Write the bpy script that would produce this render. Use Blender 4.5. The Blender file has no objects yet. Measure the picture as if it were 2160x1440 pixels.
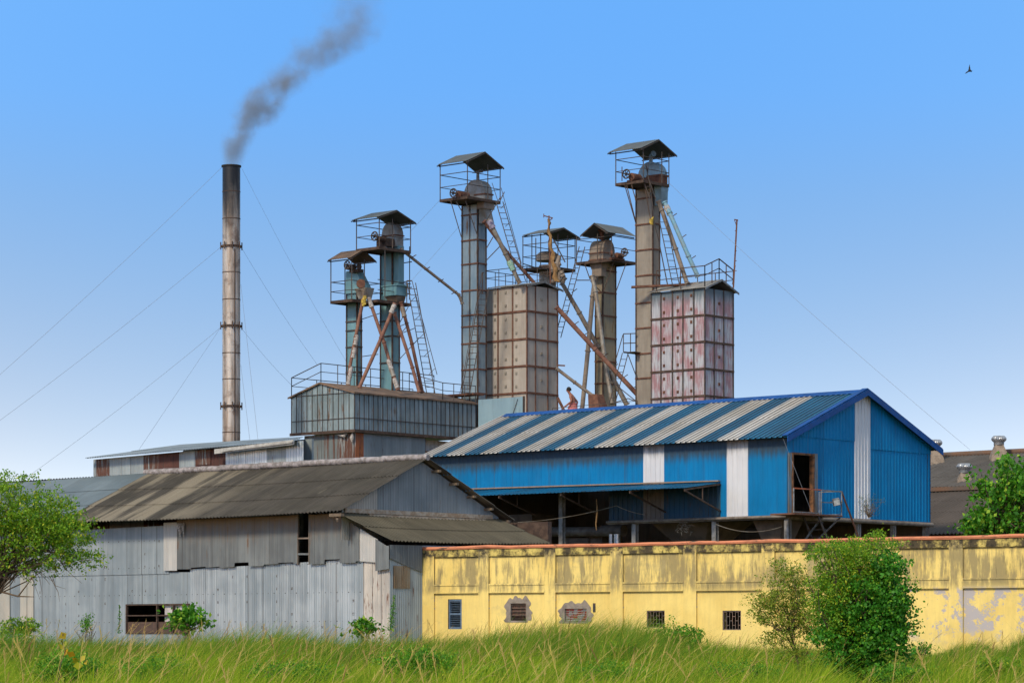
import bpy, bmesh, math, random
import numpy as np
from mathutils import Vector, Matrix
R = math.radians
random.seed(7); rng = np.random.default_rng(11)
scene = bpy.context.scene
col = scene.collection
# ---------------- camera, sky, sun, exposure ----------------
F, CX, HZ, E = 6100.0, 1080.0, 1343.0, 1.6     # focal length and horizon in photo pixels; eye height in metres
cam = bpy.data.cameras.new('camera'); camo = bpy.data.objects.new('camera', cam); col.objects.link(camo)
camo.location = (0, 0, E); camo.rotation_euler = (R(90), 0, 0)
cam.sensor_width = 36; cam.lens = 36*F/2160; cam.shift_y = (HZ-720)/2160
cam.clip_start = .5; cam.clip_end = 6000
scene.camera = camo
SUN_EL, SUN_AZ = 38, 212        # azimuth: direction the light comes from, clockwise from +Y
w = bpy.data.worlds.new('World'); scene.world = w; w.use_nodes = True
wn = w.node_tree; bg = wn.nodes['Background']
sky = wn.nodes.new('ShaderNodeTexSky'); sky.sky_type = 'NISHITA'; sky.sun_disc = False
sky.sun_elevation = R(SUN_EL); sky.sun_rotation = R(SUN_AZ)
sky.air_density = 1.0; sky.dust_density = .3; sky.ozone_density = 6; sky.altitude = 0
tc = wn.nodes.new('ShaderNodeTexCoord'); mp = wn.nodes.new('ShaderNodeVectorMath'); mp.operation = 'MULTIPLY'
mp.inputs[1].default_value = (1, 1, 6)
nz = wn.nodes.new('ShaderNodeVectorMath'); nz.operation = 'NORMALIZE'
wn.links.new(tc.outputs['Generated'], mp.inputs[0]); wn.links.new(mp.outputs[0], nz.inputs[0]); wn.links.new(nz.outputs[0], sky.inputs[0])
# pale humid air near the horizon, deeper blue above: tint by elevation, unseen upper dome warmed to balance the light
sz = wn.nodes.new('ShaderNodeSeparateXYZ'); wn.links.new(tc.outputs['Generated'], sz.inputs[0])
cr = wn.nodes.new('ShaderNodeValToRGB'); cr.color_ramp.interpolation = 'B_SPLINE'; els = cr.color_ramp.elements
tints = [(0, (1.45, .80, .46)), (.055, (1.29, .82, .50)), (.105, (1.13, .91, .67)), (.15, (.90, .98, .85)), (.185, (.74, 1.06, 1.08)), (.25, (.70, 1.12, 1.17)), (.34, (1.5, 1.18, .80)), (.55, (2.0, 1.36, .78))]
for i, (p_, c_) in enumerate(tints):
    e_ = els[i] if i < 2 else els.new(p_)
    if i < 2: e_.position = p_
    e_.color = (*[q_/2 for q_ in c_], 1)
for i, (p_, c_) in enumerate(tints): els[i].position = p_; els[i].color = (*[q_/2 for q_ in c_], 1)
wn.links.new(sz.outputs[2], cr.inputs[0])
tm = wn.nodes.new('ShaderNodeVectorMath'); tm.operation = 'MULTIPLY'; tm2 = wn.nodes.new('ShaderNodeVectorMath'); tm2.operation = 'SCALE'; tm2.inputs['Scale'].default_value = 2
wn.links.new(sky.outputs[0], tm.inputs[0]); wn.links.new(cr.outputs[0], tm.inputs[1]); wn.links.new(tm.outputs[0], tm2.inputs[0]); hz_ = wn.nodes.new('ShaderNodeMath'); hz_.operation = 'POWER'; hz_.inputs[1].default_value = 2.0; ab_ = wn.nodes.new('ShaderNodeMath'); ab_.operation = 'ABSOLUTE'
wn.links.new(sz.outputs[0], ab_.inputs[0]); wn.links.new(ab_.outputs[0], hz_.inputs[0])
mr_ = wn.nodes.new('ShaderNodeMapRange'); mr_.inputs[2].default_value = .031; wn.links.new(hz_.outputs[0], mr_.inputs[0])
mx_ = wn.nodes.new('ShaderNodeMix'); mx_.data_type = 'RGBA'; mx_.inputs[6].default_value = (1, 1, 1, 1); mx_.inputs[7].default_value = (1.17, 1.06, 1.0, 1); wn.links.new(mr_.outputs[0], mx_.inputs[0])
tm3 = wn.nodes.new('ShaderNodeVectorMath'); tm3.operation = 'MULTIPLY'; wn.links.new(tm2.outputs[0], tm3.inputs[0]); wn.links.new(mx_.outputs[2], tm3.inputs[1])
wn.links.new(tm3.outputs[0], bg.inputs[0]); bg.inputs[1].default_value = .15
sun = bpy.data.lights.new('sun', 'SUN'); suno = bpy.data.objects.new('sun', sun); col.objects.link(suno)
sun.energy = 1.2; sun.angle = R(10); sun.color = (1, .86, .64)
ea, ee = R(SUN_AZ), R(SUN_EL)
sd = Vector((math.sin(ea)*math.cos(ee), math.cos(ea)*math.cos(ee), math.sin(ee)))
suno.rotation_euler = sd.to_track_quat('Z', 'Y').to_euler()
scene.view_settings.view_transform = 'Standard'; scene.view_settings.look = 'None'
scene.view_settings.exposure = 1.5; scene.view_settings.gamma = 1
scene.cycles.max_bounces = 6; scene.cycles.transparent_max_bounces = 8
# ---------------- helpers ----------------
U = Vector((-.7524, .6587, 0)); V = Vector((.6587, .7524, 0)); ZUP = Vector((0, 0, 1)); GZ = 1.0
def at(px, py, d): return Vector(((px-CX)/F*d, d, E+(HZ-py)/F*d))
def solve(o, t, px):
    r = (px-CX)/F
    return (r*o.y-o.x)/(t.x-r*t.y)
class Fr:
    "ground frame: origin under pixel column px at depth d; u runs left and back, v right and back"
    def __init__(s, px, d, u=U, v=V): s.o = Vector(((px-CX)/F*d, d, 0)); s.u = u; s.v = v
    def P(s, a, b, z): p = s.o+s.u*a+s.v*b; return Vector((p.x, p.y, z))
    def A(s, px, b=0): return solve(s.o+s.v*b, s.u, px)
    def B(s, px, a=0): return solve(s.o+s.u*a, s.v, px)
    def Z(s, py, a=0, b=0): return E+(HZ-py)/F*(s.o+s.u*a+s.v*b).y
def tag(o, label=None, cat=None, group=None, kind=None):
    if label: o['label'] = label
    if cat: o['category'] = cat
    if group: o['group'] = group
    if kind: o['kind'] = kind
    return o
def thing(name, label, cat, loc, group=None):
    o = bpy.data.objects.new(name, None); col.objects.link(o); o.location = loc; o.empty_display_size = .3
    o['label'] = label; o['category'] = cat
    if group: o['group'] = group
    return o
def origin(o):
    v = Vector((0, 0, 0))
    while o: v = v+Vector(o.location); o = o.parent
    return v
class MB:
    def __init__(s): s.v = []; s.f = []; s.uv = []; s.m = []; s.sm = []
    def face(s, pts, uv=None, m=0, smooth=False):
        i = len(s.v); s.v += [Vector(p) for p in pts]; s.f.append(tuple(range(i, i+len(pts))))
        if uv is None:
            n = (Vector(pts[1])-Vector(pts[0])).cross(Vector(pts[2])-Vector(pts[1]))
            if n.length > 0: n.normalize()
            if abs(n.z) > .8: uv = [(p[0], p[1]) for p in pts]
            else:
                t = Vector((-n.y, n.x, 0)); t.normalize(); uv = [(Vector(p).dot(t), p[2]) for p in pts]
        s.uv += uv; s.m.append(m); s.sm.append(smooth); return s
    def obox(s, o, a, b, c, m=0):
        o = Vector(o); a = Vector(a); b = Vector(b); c = Vector(c)
        if a.cross(b).dot(c) < 0: a, b = b, a
        q = [o, o+a, o+a+b, o+b, o+c, o+a+c, o+a+b+c, o+b+c]
        for k in ((3, 2, 1, 0), (4, 5, 6, 7), (0, 1, 5, 4), (1, 2, 6, 5), (2, 3, 7, 6), (3, 0, 4, 7)): s.face([q[j] for j in k], m=m)
        return s
    def fbox(s, fr, a0, a1, b0, b1, z0, z1, m=0):
        return s.obox(fr.P(a0, b0, z0), fr.u*(a1-a0), fr.v*(b1-b0), ZUP*(z1-z0), m)
    def grid(s, rows, m=0, smooth=True, uvs=None, close=False):
        "rows of equal-length point lists, shared vertices"
        i = len(s.v); n = len(rows[0])
        for r in rows: s.v += [Vector(p) for p in r]
        for j in range(len(rows)-1):
            for k in range(n if close else n-1):
                k2 = (k+1) % n
                s.f.append((i+j*n+k, i+j*n+k2, i+(j+1)*n+k2, i+(j+1)*n+k)); s.m.append(m); s.sm.append(smooth)
                if uvs: s.uv += [uvs[j][k], uvs[j][k2], uvs[j+1][k2], uvs[j+1][k]]
                else: s.uv += [(k/n, j), ((k+1)/n, j), ((k+1)/n, j+1), (k/n, j+1)]
        return s
    def tube(s, pts, r, n=8, m=0, caps=True, r2=None, twist=0):
        pts = [Vector(p) for p in pts]; rows = []; L = 0; uvs = []
        t0 = (pts[1]-pts[0]).normalized(); x = t0.orthogonal().normalized() if abs(t0.z) < .99 else Vector((1, 0, 0))
        if abs(t0.z) < .99: x = ZUP.cross(t0).normalized()
        for k, p in enumerate(pts):
            if k == 0: t = pts[1]-p
            elif k == len(pts)-1: t = p-pts[k-1]
            else: t = (pts[k+1]-p).normalized()+(p-pts[k-1]).normalized()
            t.normalize(); x = (x-t*x.dot(t)).normalized(); y = t.cross(x)
            if k: L += (p-pts[k-1]).length
            rr = r if not isinstance(r, (list, tuple)) else r[k]
            if r2 is not None: rr = r+(r2-r)*k/(len(pts)-1)
            rows.append([p+x*(rr*math.cos(twist+2*math.pi*j/n))+y*(rr*math.sin(twist+2*math.pi*j/n)) for j in range(n)])
            uvs.append([(2*math.pi*rr*j/n, L) for j in range(n)])
        s.grid(rows, m, n > 4, uvs, close=True)
        if caps: s.face(rows[0][::-1], m=m); s.face(rows[-1], m=m)
        return s
    def bar(s, p, q, w=.05, m=0): return s.tube([p, q], w*.707, 4, m, twist=math.pi/4)
    def build(s, name, mat, parent=None, label=None, cat=None, group=None, kind=None, loc=None):
        mats = mat if isinstance(mat, (list, tuple)) else [mat]
        off = origin(parent) if parent else (Vector(loc) if loc is not None else (s.base() if not kind else Vector((0, 0, 0))))
        me = bpy.data.meshes.new(name)
        me.from_pydata([p-off for p in s.v], [], s.f)
        ul = me.uv_layers.new(name='UVMap'); ul.data.foreach_set('uv', [c for q in s.uv for c in q])
        me.polygons.foreach_set('material_index', s.m); me.polygons.foreach_set('use_smooth', s.sm)
        for k in mats: me.materials.append(k)
        me.update()
        o = bpy.data.objects.new(name, me); col.objects.link(o)
        if parent: o.parent = parent
        else: o.location = off
        return tag(o, label, cat, group, kind)
    def base(s):
        a = np.array([tuple(p) for p in s.v]); return Vector(((a[:, 0].min()+a[:, 0].max())/2, (a[:, 1].min()+a[:, 1].max())/2, a[:, 2].min()))
def prof(kind, pitch, amp):
    if kind == 'sin': return [(0, 0), (.25*pitch, amp), (.5*pitch, 0), (.75*pitch, -amp)]
    return [(0, 0), (.70*pitch, 0), (.76*pitch, amp), (.92*pitch, amp), (.98*pitch, 0)]
def stations(s0, s1, kind, pitch, amp):
    out = []; k = math.floor(s0/pitch)
    while k*pitch < s1:
        for ds, o in prof(kind, pitch, amp):
            q = k*pitch+ds
            if s0 < q < s1: out.append((q, o))
        k += 1
    return [(s0, 0)]+out+[(s1, 0)]
def cwall(mb, p0, t, s0, s1, zb, zt, pitch=.076, amp=.012, kind='sin', m=0, rows=1):
    "corrugated wall sheet along unit t from p0 (distance s0..s1); zb/zt constants or functions of s; bulges to the side the camera is on"
    n = Vector((t.y, -t.x, 0))
    if n.y > 0: n = -n
    fb = zb if callable(zb) else (lambda s: zb); ft = zt if callable(zt) else (lambda s: zt)
    st = stations(s0, s1, kind, pitch, amp); rr = []; uu = []
    for j in range(rows+1):
        k = j/rows
        rr.append([Vector((p0.x+t.x*s+n.x*o, p0.y+t.y*s+n.y*o, fb(s)+(ft(s)-fb(s))*k)) for s, o in st])
        uu.append([(s, fb(s)+(ft(s)-fb(s))*k) for s, o in st])
    mb.grid(rr, m, kind == 'sin', uu)
def croof(mb, e0, e1, r0, r1, pitch=.15, amp=.025, kind='sin', m=0, rows=3, sag=0, lap=.02, mfun=None, u0=0):
    "corrugated roof sheet between the eave e0-e1 and the ridge r0-r1"
    e0, e1, r0, r1 = map(Vector, (e0, e1, r0, r1)); L = (e1-e0).length; S = (r0-e0).length
    n = (e1-e0).cross(r0-e0).normalized()
    if n.z < 0: n = -n
    st = stations(0, L, kind, pitch, amp)
    for j in range(rows):
        rr = []; uu = []
        for q, up in ((max(0, j/rows-.02), lap), ((j+1)/rows, 0)):
            row = []; ur = []
            for s, o in st:
                k = s/L; a = e0.lerp(e1, k); b = r0.lerp(r1, k)
                row.append(a.lerp(b, q)+n*(o+up)+ZUP*(-sag*4*k*(1-k))); ur.append((u0+s, S*q))
            rr.append(row); uu.append(ur)
        if mfun is None: mb.grid(rr, m, kind == 'sin', uu)
        else:
            i = len(mb.v); nn = len(st)
            for r in rr: mb.v += r
            for k in range(nn-1):
                mb.f.append((i+k, i+k+1, i+nn+k+1, i+nn+k)); mb.m.append(mfun((st[k][0]+st[k+1][0])/2)); mb.sm.append(False)
                mb.uv += [uu[0][k], uu[0][k+1], uu[1][k+1], uu[1][k]]
# ---------------- materials ----------------
def lin(c):
    c = c.lstrip('#'); o = []
    for k in (0, 2, 4):
        x = int(c[k:k+2], 16)/255; o.append(x/12.92 if x <= .04045 else ((x+.055)/1.055)**2.4)
    return (*o, 1)
class G:
    def __init__(s, name, rough=.7, metal=0, spec=.3):
        s.mat = bpy.data.materials.new(name); s.mat.use_nodes = True; s.t = s.mat.node_tree
        s.b = s.t.nodes['Principled BSDF']; s.b.inputs['Roughness'].default_value = rough
        s.b.inputs['Metallic'].default_value = metal; s.b.inputs['Specular IOR Level'].default_value = spec
    def put(s, sock, v):
        if isinstance(v, bpy.types.NodeSocket): s.t.links.new(v, sock)
        elif v is not None: sock.default_value = v
    def n(s, typ, out=0, ins=None, **kw):
        nd = s.t.nodes.new('ShaderNode'+typ)
        for k, v in kw.items(): setattr(nd, k, v)
        for k, v in (ins or {}).items(): s.put(nd.inputs[k], v)
        return nd.outputs[out]
    def m(s, op, a, b=None, c=None, clamp=False):
        nd = s.t.nodes.new('ShaderNodeMath'); nd.operation = op; nd.use_clamp = clamp
        for i, v in enumerate((a, b, c)): s.put(nd.inputs[i], v)
        return nd.outputs[0]
    def mix(s, f, a, b, mode='MIX'):
        nd = s.t.nodes.new('ShaderNodeMix'); nd.data_type = 'RGBA'; nd.blend_type = mode
        s.put(nd.inputs[0], f); s.put(nd.inputs[6], a); s.put(nd.inputs[7], b); return nd.outputs[2]
    def ss(s, x, lo, hi, a=0.0, b=1.0):
        return s.n('MapRange', ins={0: x, 1: lo, 2: hi, 3: a, 4: b}, interpolation_type='SMOOTHSTEP')
    def uv(s):
        o = s.n('TexCoord', 2); nd = s.t.nodes.new('ShaderNodeSeparateXYZ'); s.put(nd.inputs[0], o); return nd.outputs[0], nd.outputs[1]
    def xyz(s, x, y, z=0.0): return s.n('CombineXYZ', ins={0: x, 1: y, 2: z})
    def noise(s, x, y, z=0.0, sc=1.0, det=4, ro=.6):
        return s.n('TexNoise', ins={'Vector': s.xyz(x, y, z), 'Scale': sc, 'Detail': float(det), 'Roughness': ro})
    def white(s, a, b=0.0): return s.n('TexWhiteNoise', ins={'Vector': s.xyz(a, b, 0.37)}, noise_dimensions='3D')
    def col(s, c): s.put(s.b.inputs['Base Color'], c); return s.mat
    def bump(s, h, st=.3, dist=.01):
        s.put(s.b.inputs['Normal'], s.n('Bump', ins={'Height': h, 'Strength': st, 'Distance': dist}))
seedc = [0]
def sheet(name, c1, c2, rust=None, ra=.25, pw=.8, pvar=.25, ph=0, sx=4, sy=.5, rough=.55, metal=.0, rsx=3, rsy=.6, stain=None, spec=.35, dirt=.25, stamps=0, bolts=0, ribs=0):
    "weathered sheet: two base tones, per-sheet variation, vertical streaks, rust patches, optional soot below a height"
    g = G(name, rough, metal, spec); u, v = g.uv(); seedc[0] += 1; sd_ = seedc[0]*7.31
    u2 = g.m('ADD', u, sd_)
    nb = g.noise(u2, v, sc=.55, det=3); n1 = g.noise(g.m('MULTIPLY', u2, sx), g.m('MULTIPLY', v, sy), sc=1.0, det=5, ro=.65)
    c = g.mix(g.ss(g.m('ADD', g.m('MULTIPLY', nb, .5), g.m('MULTIPLY', n1, .5)), .38, .62), lin(c1), lin(c2))
    if pw:
        pa = g.white(g.m('FLOOR', g.m('DIVIDE', u2, pw)), g.m('FLOOR', g.m('DIVIDE', v, ph)) if ph else 0.0)
        c = g.mix(1.0, c, g.xyz(*(3*[g.m('ADD', g.m('MULTIPLY', pa, pvar), 1-pvar/2)])), 'MULTIPLY')
    if dirt:
        nd = g.noise(g.m('MULTIPLY', u2, sx*2.3), g.m('MULTIPLY', v, sy*.7), 4.0, 1.0, 6, .7)
        c = g.mix(g.m('MULTIPLY', g.ss(nd, .5, .72), dirt), c, lin('#3a352e'))
    if rust:
        nr = g.noise(g.m('MULTIPLY', u2, rsx), g.m('MULTIPLY', v, rsy), 9.0, 1.0, 7, .68)
        n3 = g.noise(u2, v, 2.0, 9.0, 4, .6)
        rc = g.mix(n3, lin(rust), lin('#523526'))
        c = g.mix(g.ss(nr, .74-ra*.6, .86-ra*.6), c, rc)
    if stain:
        for z0, z1, cc in stain:
            ns = g.noise(g.m('MULTIPLY', u2, 7.0), g.m('MULTIPLY', v, .5), 3.0, 1.0, 4)
            h = g.m('ADD', v, g.m('MULTIPLY', g.m('SUBTRACT', ns, .5), abs(z1-z0)*1.3))
            c = g.mix(g.m('MULTIPLY', g.ss(h, z0, z1), .85), c, lin(cc))
    def cell(x, w_): q = g.m('DIVIDE', x, w_); return g.m('MULTIPLY', g.m('ABSOLUTE', g.m('SUBTRACT', g.m('FRACT', q), .5)), w_), g.m('FLOOR', q)
    if ribs:
        fr_ = g.m('FRACT', g.m('DIVIDE', u, ribs)); c = g.mix(g.m('MULTIPLY', g.m('MULTIPLY', g.ss(fr_, .55, .72), g.m('LESS_THAN', fr_, .78)), .6), c, lin('#33302c'))
    if stamps:
        cu, iu = cell(u2, .72); cv, iv = cell(v, .43); on = g.m('GREATER_THAN', g.white(iu, iv), 1-stamps)
        k = g.m('MULTIPLY', on, g.m('MULTIPLY', g.m('LESS_THAN', cu, .032), g.m('LESS_THAN', cv, .045)))
        c = g.mix(g.m('MULTIPLY', k, g.ss(g.noise(u2, v, 8.0, 30.0, 2), .35, .6)), c, lin('#4c4440'))
    if bolts:
        cu, iu = cell(u2, .27); cv, iv = cell(g.m('ADD', v, .25), .95)
        k = g.m('MULTIPLY', g.m('LESS_THAN', cu, .016), g.m('LESS_THAN', cv, .016)); c = g.mix(g.m('MULTIPLY', k, .9), c, lin('#3c3634'))
    if pw:
        eu = g.m('ABSOLUTE', g.m('SUBTRACT', g.m('FRACT', g.m('DIVIDE', u2, pw)), .5)); c = g.mix(g.m('MULTIPLY', g.m('GREATER_THAN', eu, .5-.012/pw), g.m('MULTIPLY', g.m('GREATER_THAN', g.white(g.m('ROUND', g.m('DIVIDE', u2, pw)), 5.0), .45), .6)), c, lin('#3a3835'))
    f = g.noise(u2, v, 0.0, 40.0, 3)
    g.bump(g.m('ADD', f, g.m('MULTIPLY', nb, 4.0)), .25, .01)
    return g.col(c)
def plain(name, c, c2=None, rough=.7, metal=0, sc=6, spec=.3):
    g = G(name, rough, metal, spec); o = g.n('TexCoord', 3)
    n = g.n('TexNoise', ins={'Vector': o, 'Scale': float(sc), 'Detail': 5.0, 'Roughness': .65})
    return g.col(g.mix(g.ss(n, .38, .64), lin(c), lin(c2 or c)))
M = {}
M['steel'] = plain('dark_steel', '#353436', '#4f423a', .6, 0, 5)
M['steelpale'] = plain('pale_steel', '#7c8186', '#5d5b5a', .6, .2, 5)
M['rust'] = plain('rusty_steel', '#573a30', '#6c4c3e', .85, 0, 4)
M['rustdark'] = plain('dark_rust', '#3d302b', '#54443b', .85, 0, 4)
M['pipe'] = plain('grey_pipe', '#8d8a84', '#75685c', .5, .2, 2)
M['pipebrown'] = plain('brown_pipe', '#72655b', '#857a70', .6, .1, 2)
M['piperust'] = plain('rusty_pipe', '#6c4a40', '#846152', .8, 0, 3)
M['pipeblue'] = plain('blue_pipe', '#6f9cb0', '#7c8f98', .5, .1, 3)
M['white_wrap'] = plain('white_wrap', '#aeaaa8', '#7f7771', .9, 0, 12)
M['yellow_cloth'] = plain('yellow_cloth', '#b59c48', '#8c7838', .9, 0, 12)
M['green_wrap'] = plain('green_wrap', '#5a9682', '#a5b5ac', .8, 0, 14)
M['purple_wrap'] = plain('purple_wrap', '#b0abb4', '#6a5c84', .8, 0, 14)
M['cloth'] = plain('tan_cloth', '#94754f', '#775a3c', .95, 0, 8)
M['teal'] = sheet('teal_paint', '#6b909a', '#5b828e', '#7a4a34', .12, 0, 0, sx=3, sy=.3, rough=.5)
M['galvblue'] = sheet('blue_grey_sheet', '#8fa0aa', '#6f8594', '#8a6a4a', .3, .5, .3, sx=3, sy=.25, rough=.45, metal=.2)
M['tower'] = sheet('dusty_grey_sheet', '#8e877e', '#7a7269', '#8a5a38', .16, 0, 0, sx=2, sy=.4, rough=.7)
M['towery'] = sheet('yellowed_sheet', '#94866c', '#7b7163', '#9a6c30', .3, 0, 0, sx=2.5, sy=.3, rough=.7)
M['head'] = plain('head_grey', '#8c9093', '#756f69', .6, .1, 1.6)
M['headblue'] = plain('head_blue', '#7f9fb2', '#6f8592', .5, .1, 1.6)
M['canopy'] = sheet('canopy_sheet', '#5a6064', '#484d51', '#5a4436', .2, .6, .3, rough=.55, metal=.1)
M['silo'] = sheet('silo_beige_sheet', '#a69e96', '#948c84', '#94634a', .12, .66, .12, ph=1.34, sx=3, sy=.35, rough=.6)
M['roofdust'] = plain('rusty_dust_roof', '#7a6455', '#5f5148', .9, 0, 2)
def zf(fr, pts, b=0):
    "height along u from photo points (px, py)"
    q = sorted((fr.A(x, b), fr.Z(y, fr.A(x, b), b)) for x, y in pts)
    xs = [p[0] for p in q]; ys = [p[1] for p in q]
    return lambda s: float(np.interp(s, xs, ys))
def zfb(fr, pts, a=0):
    q = sorted((fr.B(x, a), fr.Z(y, a, fr.B(x, a))) for x, y in pts)
    xs = [p[0] for p in q]; ys = [p[1] for p in q]
    return lambda s: float(np.interp(s, xs, ys))
# ---------------- ground ----------------
def gz(x, y):
    t = min(1, max(0, (y-30)/55)); return GZ*t*t*(3-2*t)
g = MB(); ys = [-60, 0, 20, 30, 36, 42, 48, 54, 60, 66, 72, 78, 85, 95, 150, 400, 1500, 5000]; xs = [-4000, -600, -120, -60, -30, -15, 0, 15, 30, 60, 120, 600, 4000]
g.grid([[(x, y, gz(x, y)) for x in xs] for y in ys], uvs=[[(x, y) for x in xs] for y in ys])
gm = G('ground_soil_grass', .95, 0, .1); o = gm.n('TexCoord', 3)
n1 = gm.n('TexNoise', ins={'Vector': o, 'Scale': .7, 'Detail': 8.0, 'Roughness': .7}); n2 = gm.n('TexNoise', ins={'Vector': o, 'Scale': 9.0, 'Detail': 5.0})
gc = gm.mix(gm.ss(n1, .4, .6), lin('#3d4a1c'), lin('#6a6240')); gm.col(gm.mix(gm.ss(n2, .45, .6, 0, .5), gc, lin('#2a3312')))
g.build('ground', gm.mat, kind='structure')
# ---------------- front grey shed ----------------
S = Fr(822, 93.78); RS = Fr(718, 94.0)
m_lo = sheet('pale_corrugated', '#8e979e', '#747f88', '#8a6a52', .12, .78, .15, sx=5, sy=.2, rough=.55, metal=.1, stamps=.30, bolts=1)
m_si = sheet('silver_corrugated', '#a1a8ae', '#7f8990', '#8a5a42', .16, .70, .18, sx=7, sy=.2, rough=.42, metal=.3, stamps=.35, bolts=1)
m_up = sheet('grey_brown_corrugated', '#6e7376', '#585c60', '#75583c', .24, .72, .22, sx=7, sy=.3, rough=.65, rsx=4, rsy=.5, stain=[(4.7, 5.75, '#75604a')])
m_ga = sheet('gable_corrugated', '#868d90', '#6f777b', '#85705a', .22, .74, .22, sx=6, sy=.25, rough=.55, metal=.1)
m_wh = sheet('peeling_white', '#c0b8b0', '#a29d99', '#7a4a32', .33, .4, .15, sx=7, sy=.5, rough=.7, rsx=9, rsy=1.3)
m_whc = sheet('cream_corrugated', '#a5a098', '#93948f', '#8a7158', .15, .4, .1, rough=.6)
def asb(name, dark1, dark2, light, l0, l1):
    "sooty cement sheet roof: dark with pale streaks down the slope, paler beyond l0"
    g = G(name, .9, 0, .2); u, v = g.uv()
    st = g.noise(g.m('MULTIPLY', u, 1.15), g.m('MULTIPLY', v, .16), 0, 1.0, 5, .55)
    fine = g.noise(g.m('MULTIPLY', u, 6), g.m('MULTIPLY', v, .8), 0, 1.0, 5, .65)
    blot = g.noise(u, v, 5.0, .6, 4)
    c = g.mix(g.ss(g.m('ADD', g.m('MULTIPLY', blot, .5), g.m('MULTIPLY', fine, .5)), .4, .6), lin(dark1), lin(dark2))
    reg = g.ss(g.m('ADD', u, g.m('MULTIPLY', blot, 2.0)), l0, l1)
    k = g.m('MULTIPLY', g.ss(st, .42, .56), g.m('ADD', g.m('MULTIPLY', reg, .95), .06))
    c = g.mix(k, c, lin(light))
    k2 = g.ss(g.noise(g.m('MULTIPLY', u, 1.9), g.m('MULTIPLY', v, .22), 7.0, 1.0, 4), .64, .70)
    c = g.mix(g.m('MULTIPLY', k2, .35), c, lin('#8d8674'))
    sp = g.noise(u, v, 1.0, 22.0, 3); c = g.mix(g.ss(sp, .55, .75, 0, .5), c, lin('#2c2a26'))
    g.bump(g.m('ADD', fine, sp), .3, .02); return g.col(c)
m_ro = asb('cement_roof', '#3b3833', '#48443f', '#7a7264', 6.5, 11)
m_ro2 = asb('lean_to_roof_sheet', '#48443a', '#555044', '#857c68', 30, 40)
m_rob = sheet('blue_grey_roof', '#68747b', '#5a666d', '#6a5f54', .1, .9, .1, sx=1, sy=.4, rough=.6)
shed = thing('corrugated_shed', 'long grey corrugated shed with stained brown roof, left of the yellow wall', 'shed', S.P(0, 0, GZ))
ver_b1 = RS.B(903); ver_b2 = RS.B(1086); ze = RS.Z(1078); zr = RS.Z(966, 0, ver_b1); ze2 = RS.Z(1099, 0, ver_b2)
a_end = (RS.A(285, ver_b1)+RS.A(150))/2; a_far = 30
rf = MB(); croof(rf, RS.P(0, 0, ze), RS.P(a_end, 0, ze), RS.P(0, ver_b1, zr), RS.P(a_end, ver_b1, zr), .17, .03, rows=3, lap=.028, sag=.06)
roof = rf.build('roof', m_ro, shed)
rf = MB(); croof(rf, RS.P(a_end-.1, .0, ze+.05), RS.P(a_far, 0, ze+.05), RS.P(a_end-.1, ver_b1, zr+.03), RS.P(a_far, ver_b1, zr-.15), .1, .012, rows=3, lap=.02)
rf.build('metal_roof', m_rob, shed, 'smooth blue-grey metal roof sheets')
rf = MB(); croof(rf, RS.P(a_far, ver_b2, ze2), RS.P(0, ver_b2, ze2), RS.P(a_far, ver_b1, zr), RS.P(0, ver_b1, zr), .17, .03, rows=4, lap=.035)
rf.build('rear_roof', m_ro, shed)
m_tim = plain('old_timber', '#7a6a58', '#5e5248', .9)
rc = MB()
for k in range(14): rc.tube([RS.P(k*a_end/14, ver_b1, zr+.03+.015*(k % 2)), RS.P((k+1)*a_end/14+.12, ver_b1, zr+.06)], .11, 8)
rc.build('ridge_cap', plain('ridge_cap_grey', '#979193', '#6d6766', .8), roof)
for k in range(5):
    pr = MB(); b = ver_b1+(ver_b2-ver_b1)*(k+.6)/5; z = zr+(ze2-zr)*(k+.6)/5-.1
    pr.obox(RS.P(-.02, b, z-.03), U*.6, V*.1, ZUP*-.08); pr.build('purlin', m_tim, shed)
pr = MB(); pr.fbox(RS, -.05, .5, -.02, .12, ze-.16, ze-.06); pr.bar(RS.P(.05, -.1, ze-.3), RS.P(.45, .3, ze-.12), .07)
pr.build('purlin', m_tim, shed)
# gable
gp = RS.P(.35, 0, 0); bw0 = .42; bw1 = RS.B(1052, .35)
def gtop(b): return (ze+(zr-ze)*b/ver_b1 if b < ver_b1 else zr+(ze2-zr)*(b-ver_b1)/(ver_b2-ver_b1))-.07
bm_ = RS.B(796, .35)
mb = MB(); cwall(mb, gp, V, bw0, bm_, ze-.9, gtop, .08, .012); mb.build('gable_cladding', m_whc, shed)
mb = MB(); cwall(mb, gp, V, bm_, ver_b1, ze-.9, gtop, .08, .012); cwall(mb, gp, V, ver_b1, bw1, ze-.9, gtop, .08, .012); mb.build('gable_wall', m_ga, shed)
lt = [RS.P(.33, .1, RS.Z(1079, .33, .1)), RS.P(.33, RS.B(1050, .33), RS.Z(1094, .33, RS.B(1050, .33)))]
le = [S.P(-.25, -.15, S.Z(1142)), S.P(-.1, S.B(1160, -.1), S.Z(1147, 0, S.B(1160)))]
mb = MB(); croof(mb, le[0], le[1], lt[0], lt[1], .17, .028, rows=2, lap=.03, sag=.05); mb.build('lean_to_roof', m_ro2, shed)
mb = MB(); mb.obox(RS.P(.27, RS.B(727, .3), RS.Z(1079, .3)), V*(bw1-.9), U*.06, ZUP*.14); mb.obox(RS.P(.2, RS.B(775, .3), RS.Z(1087, .3)), V*(bw1-2.4), U*.06, ZUP*.10)
mb.build('flashing', plain('dusty_flashing', '#a89c8c', '#8f7a64', .8), shed)
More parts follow.
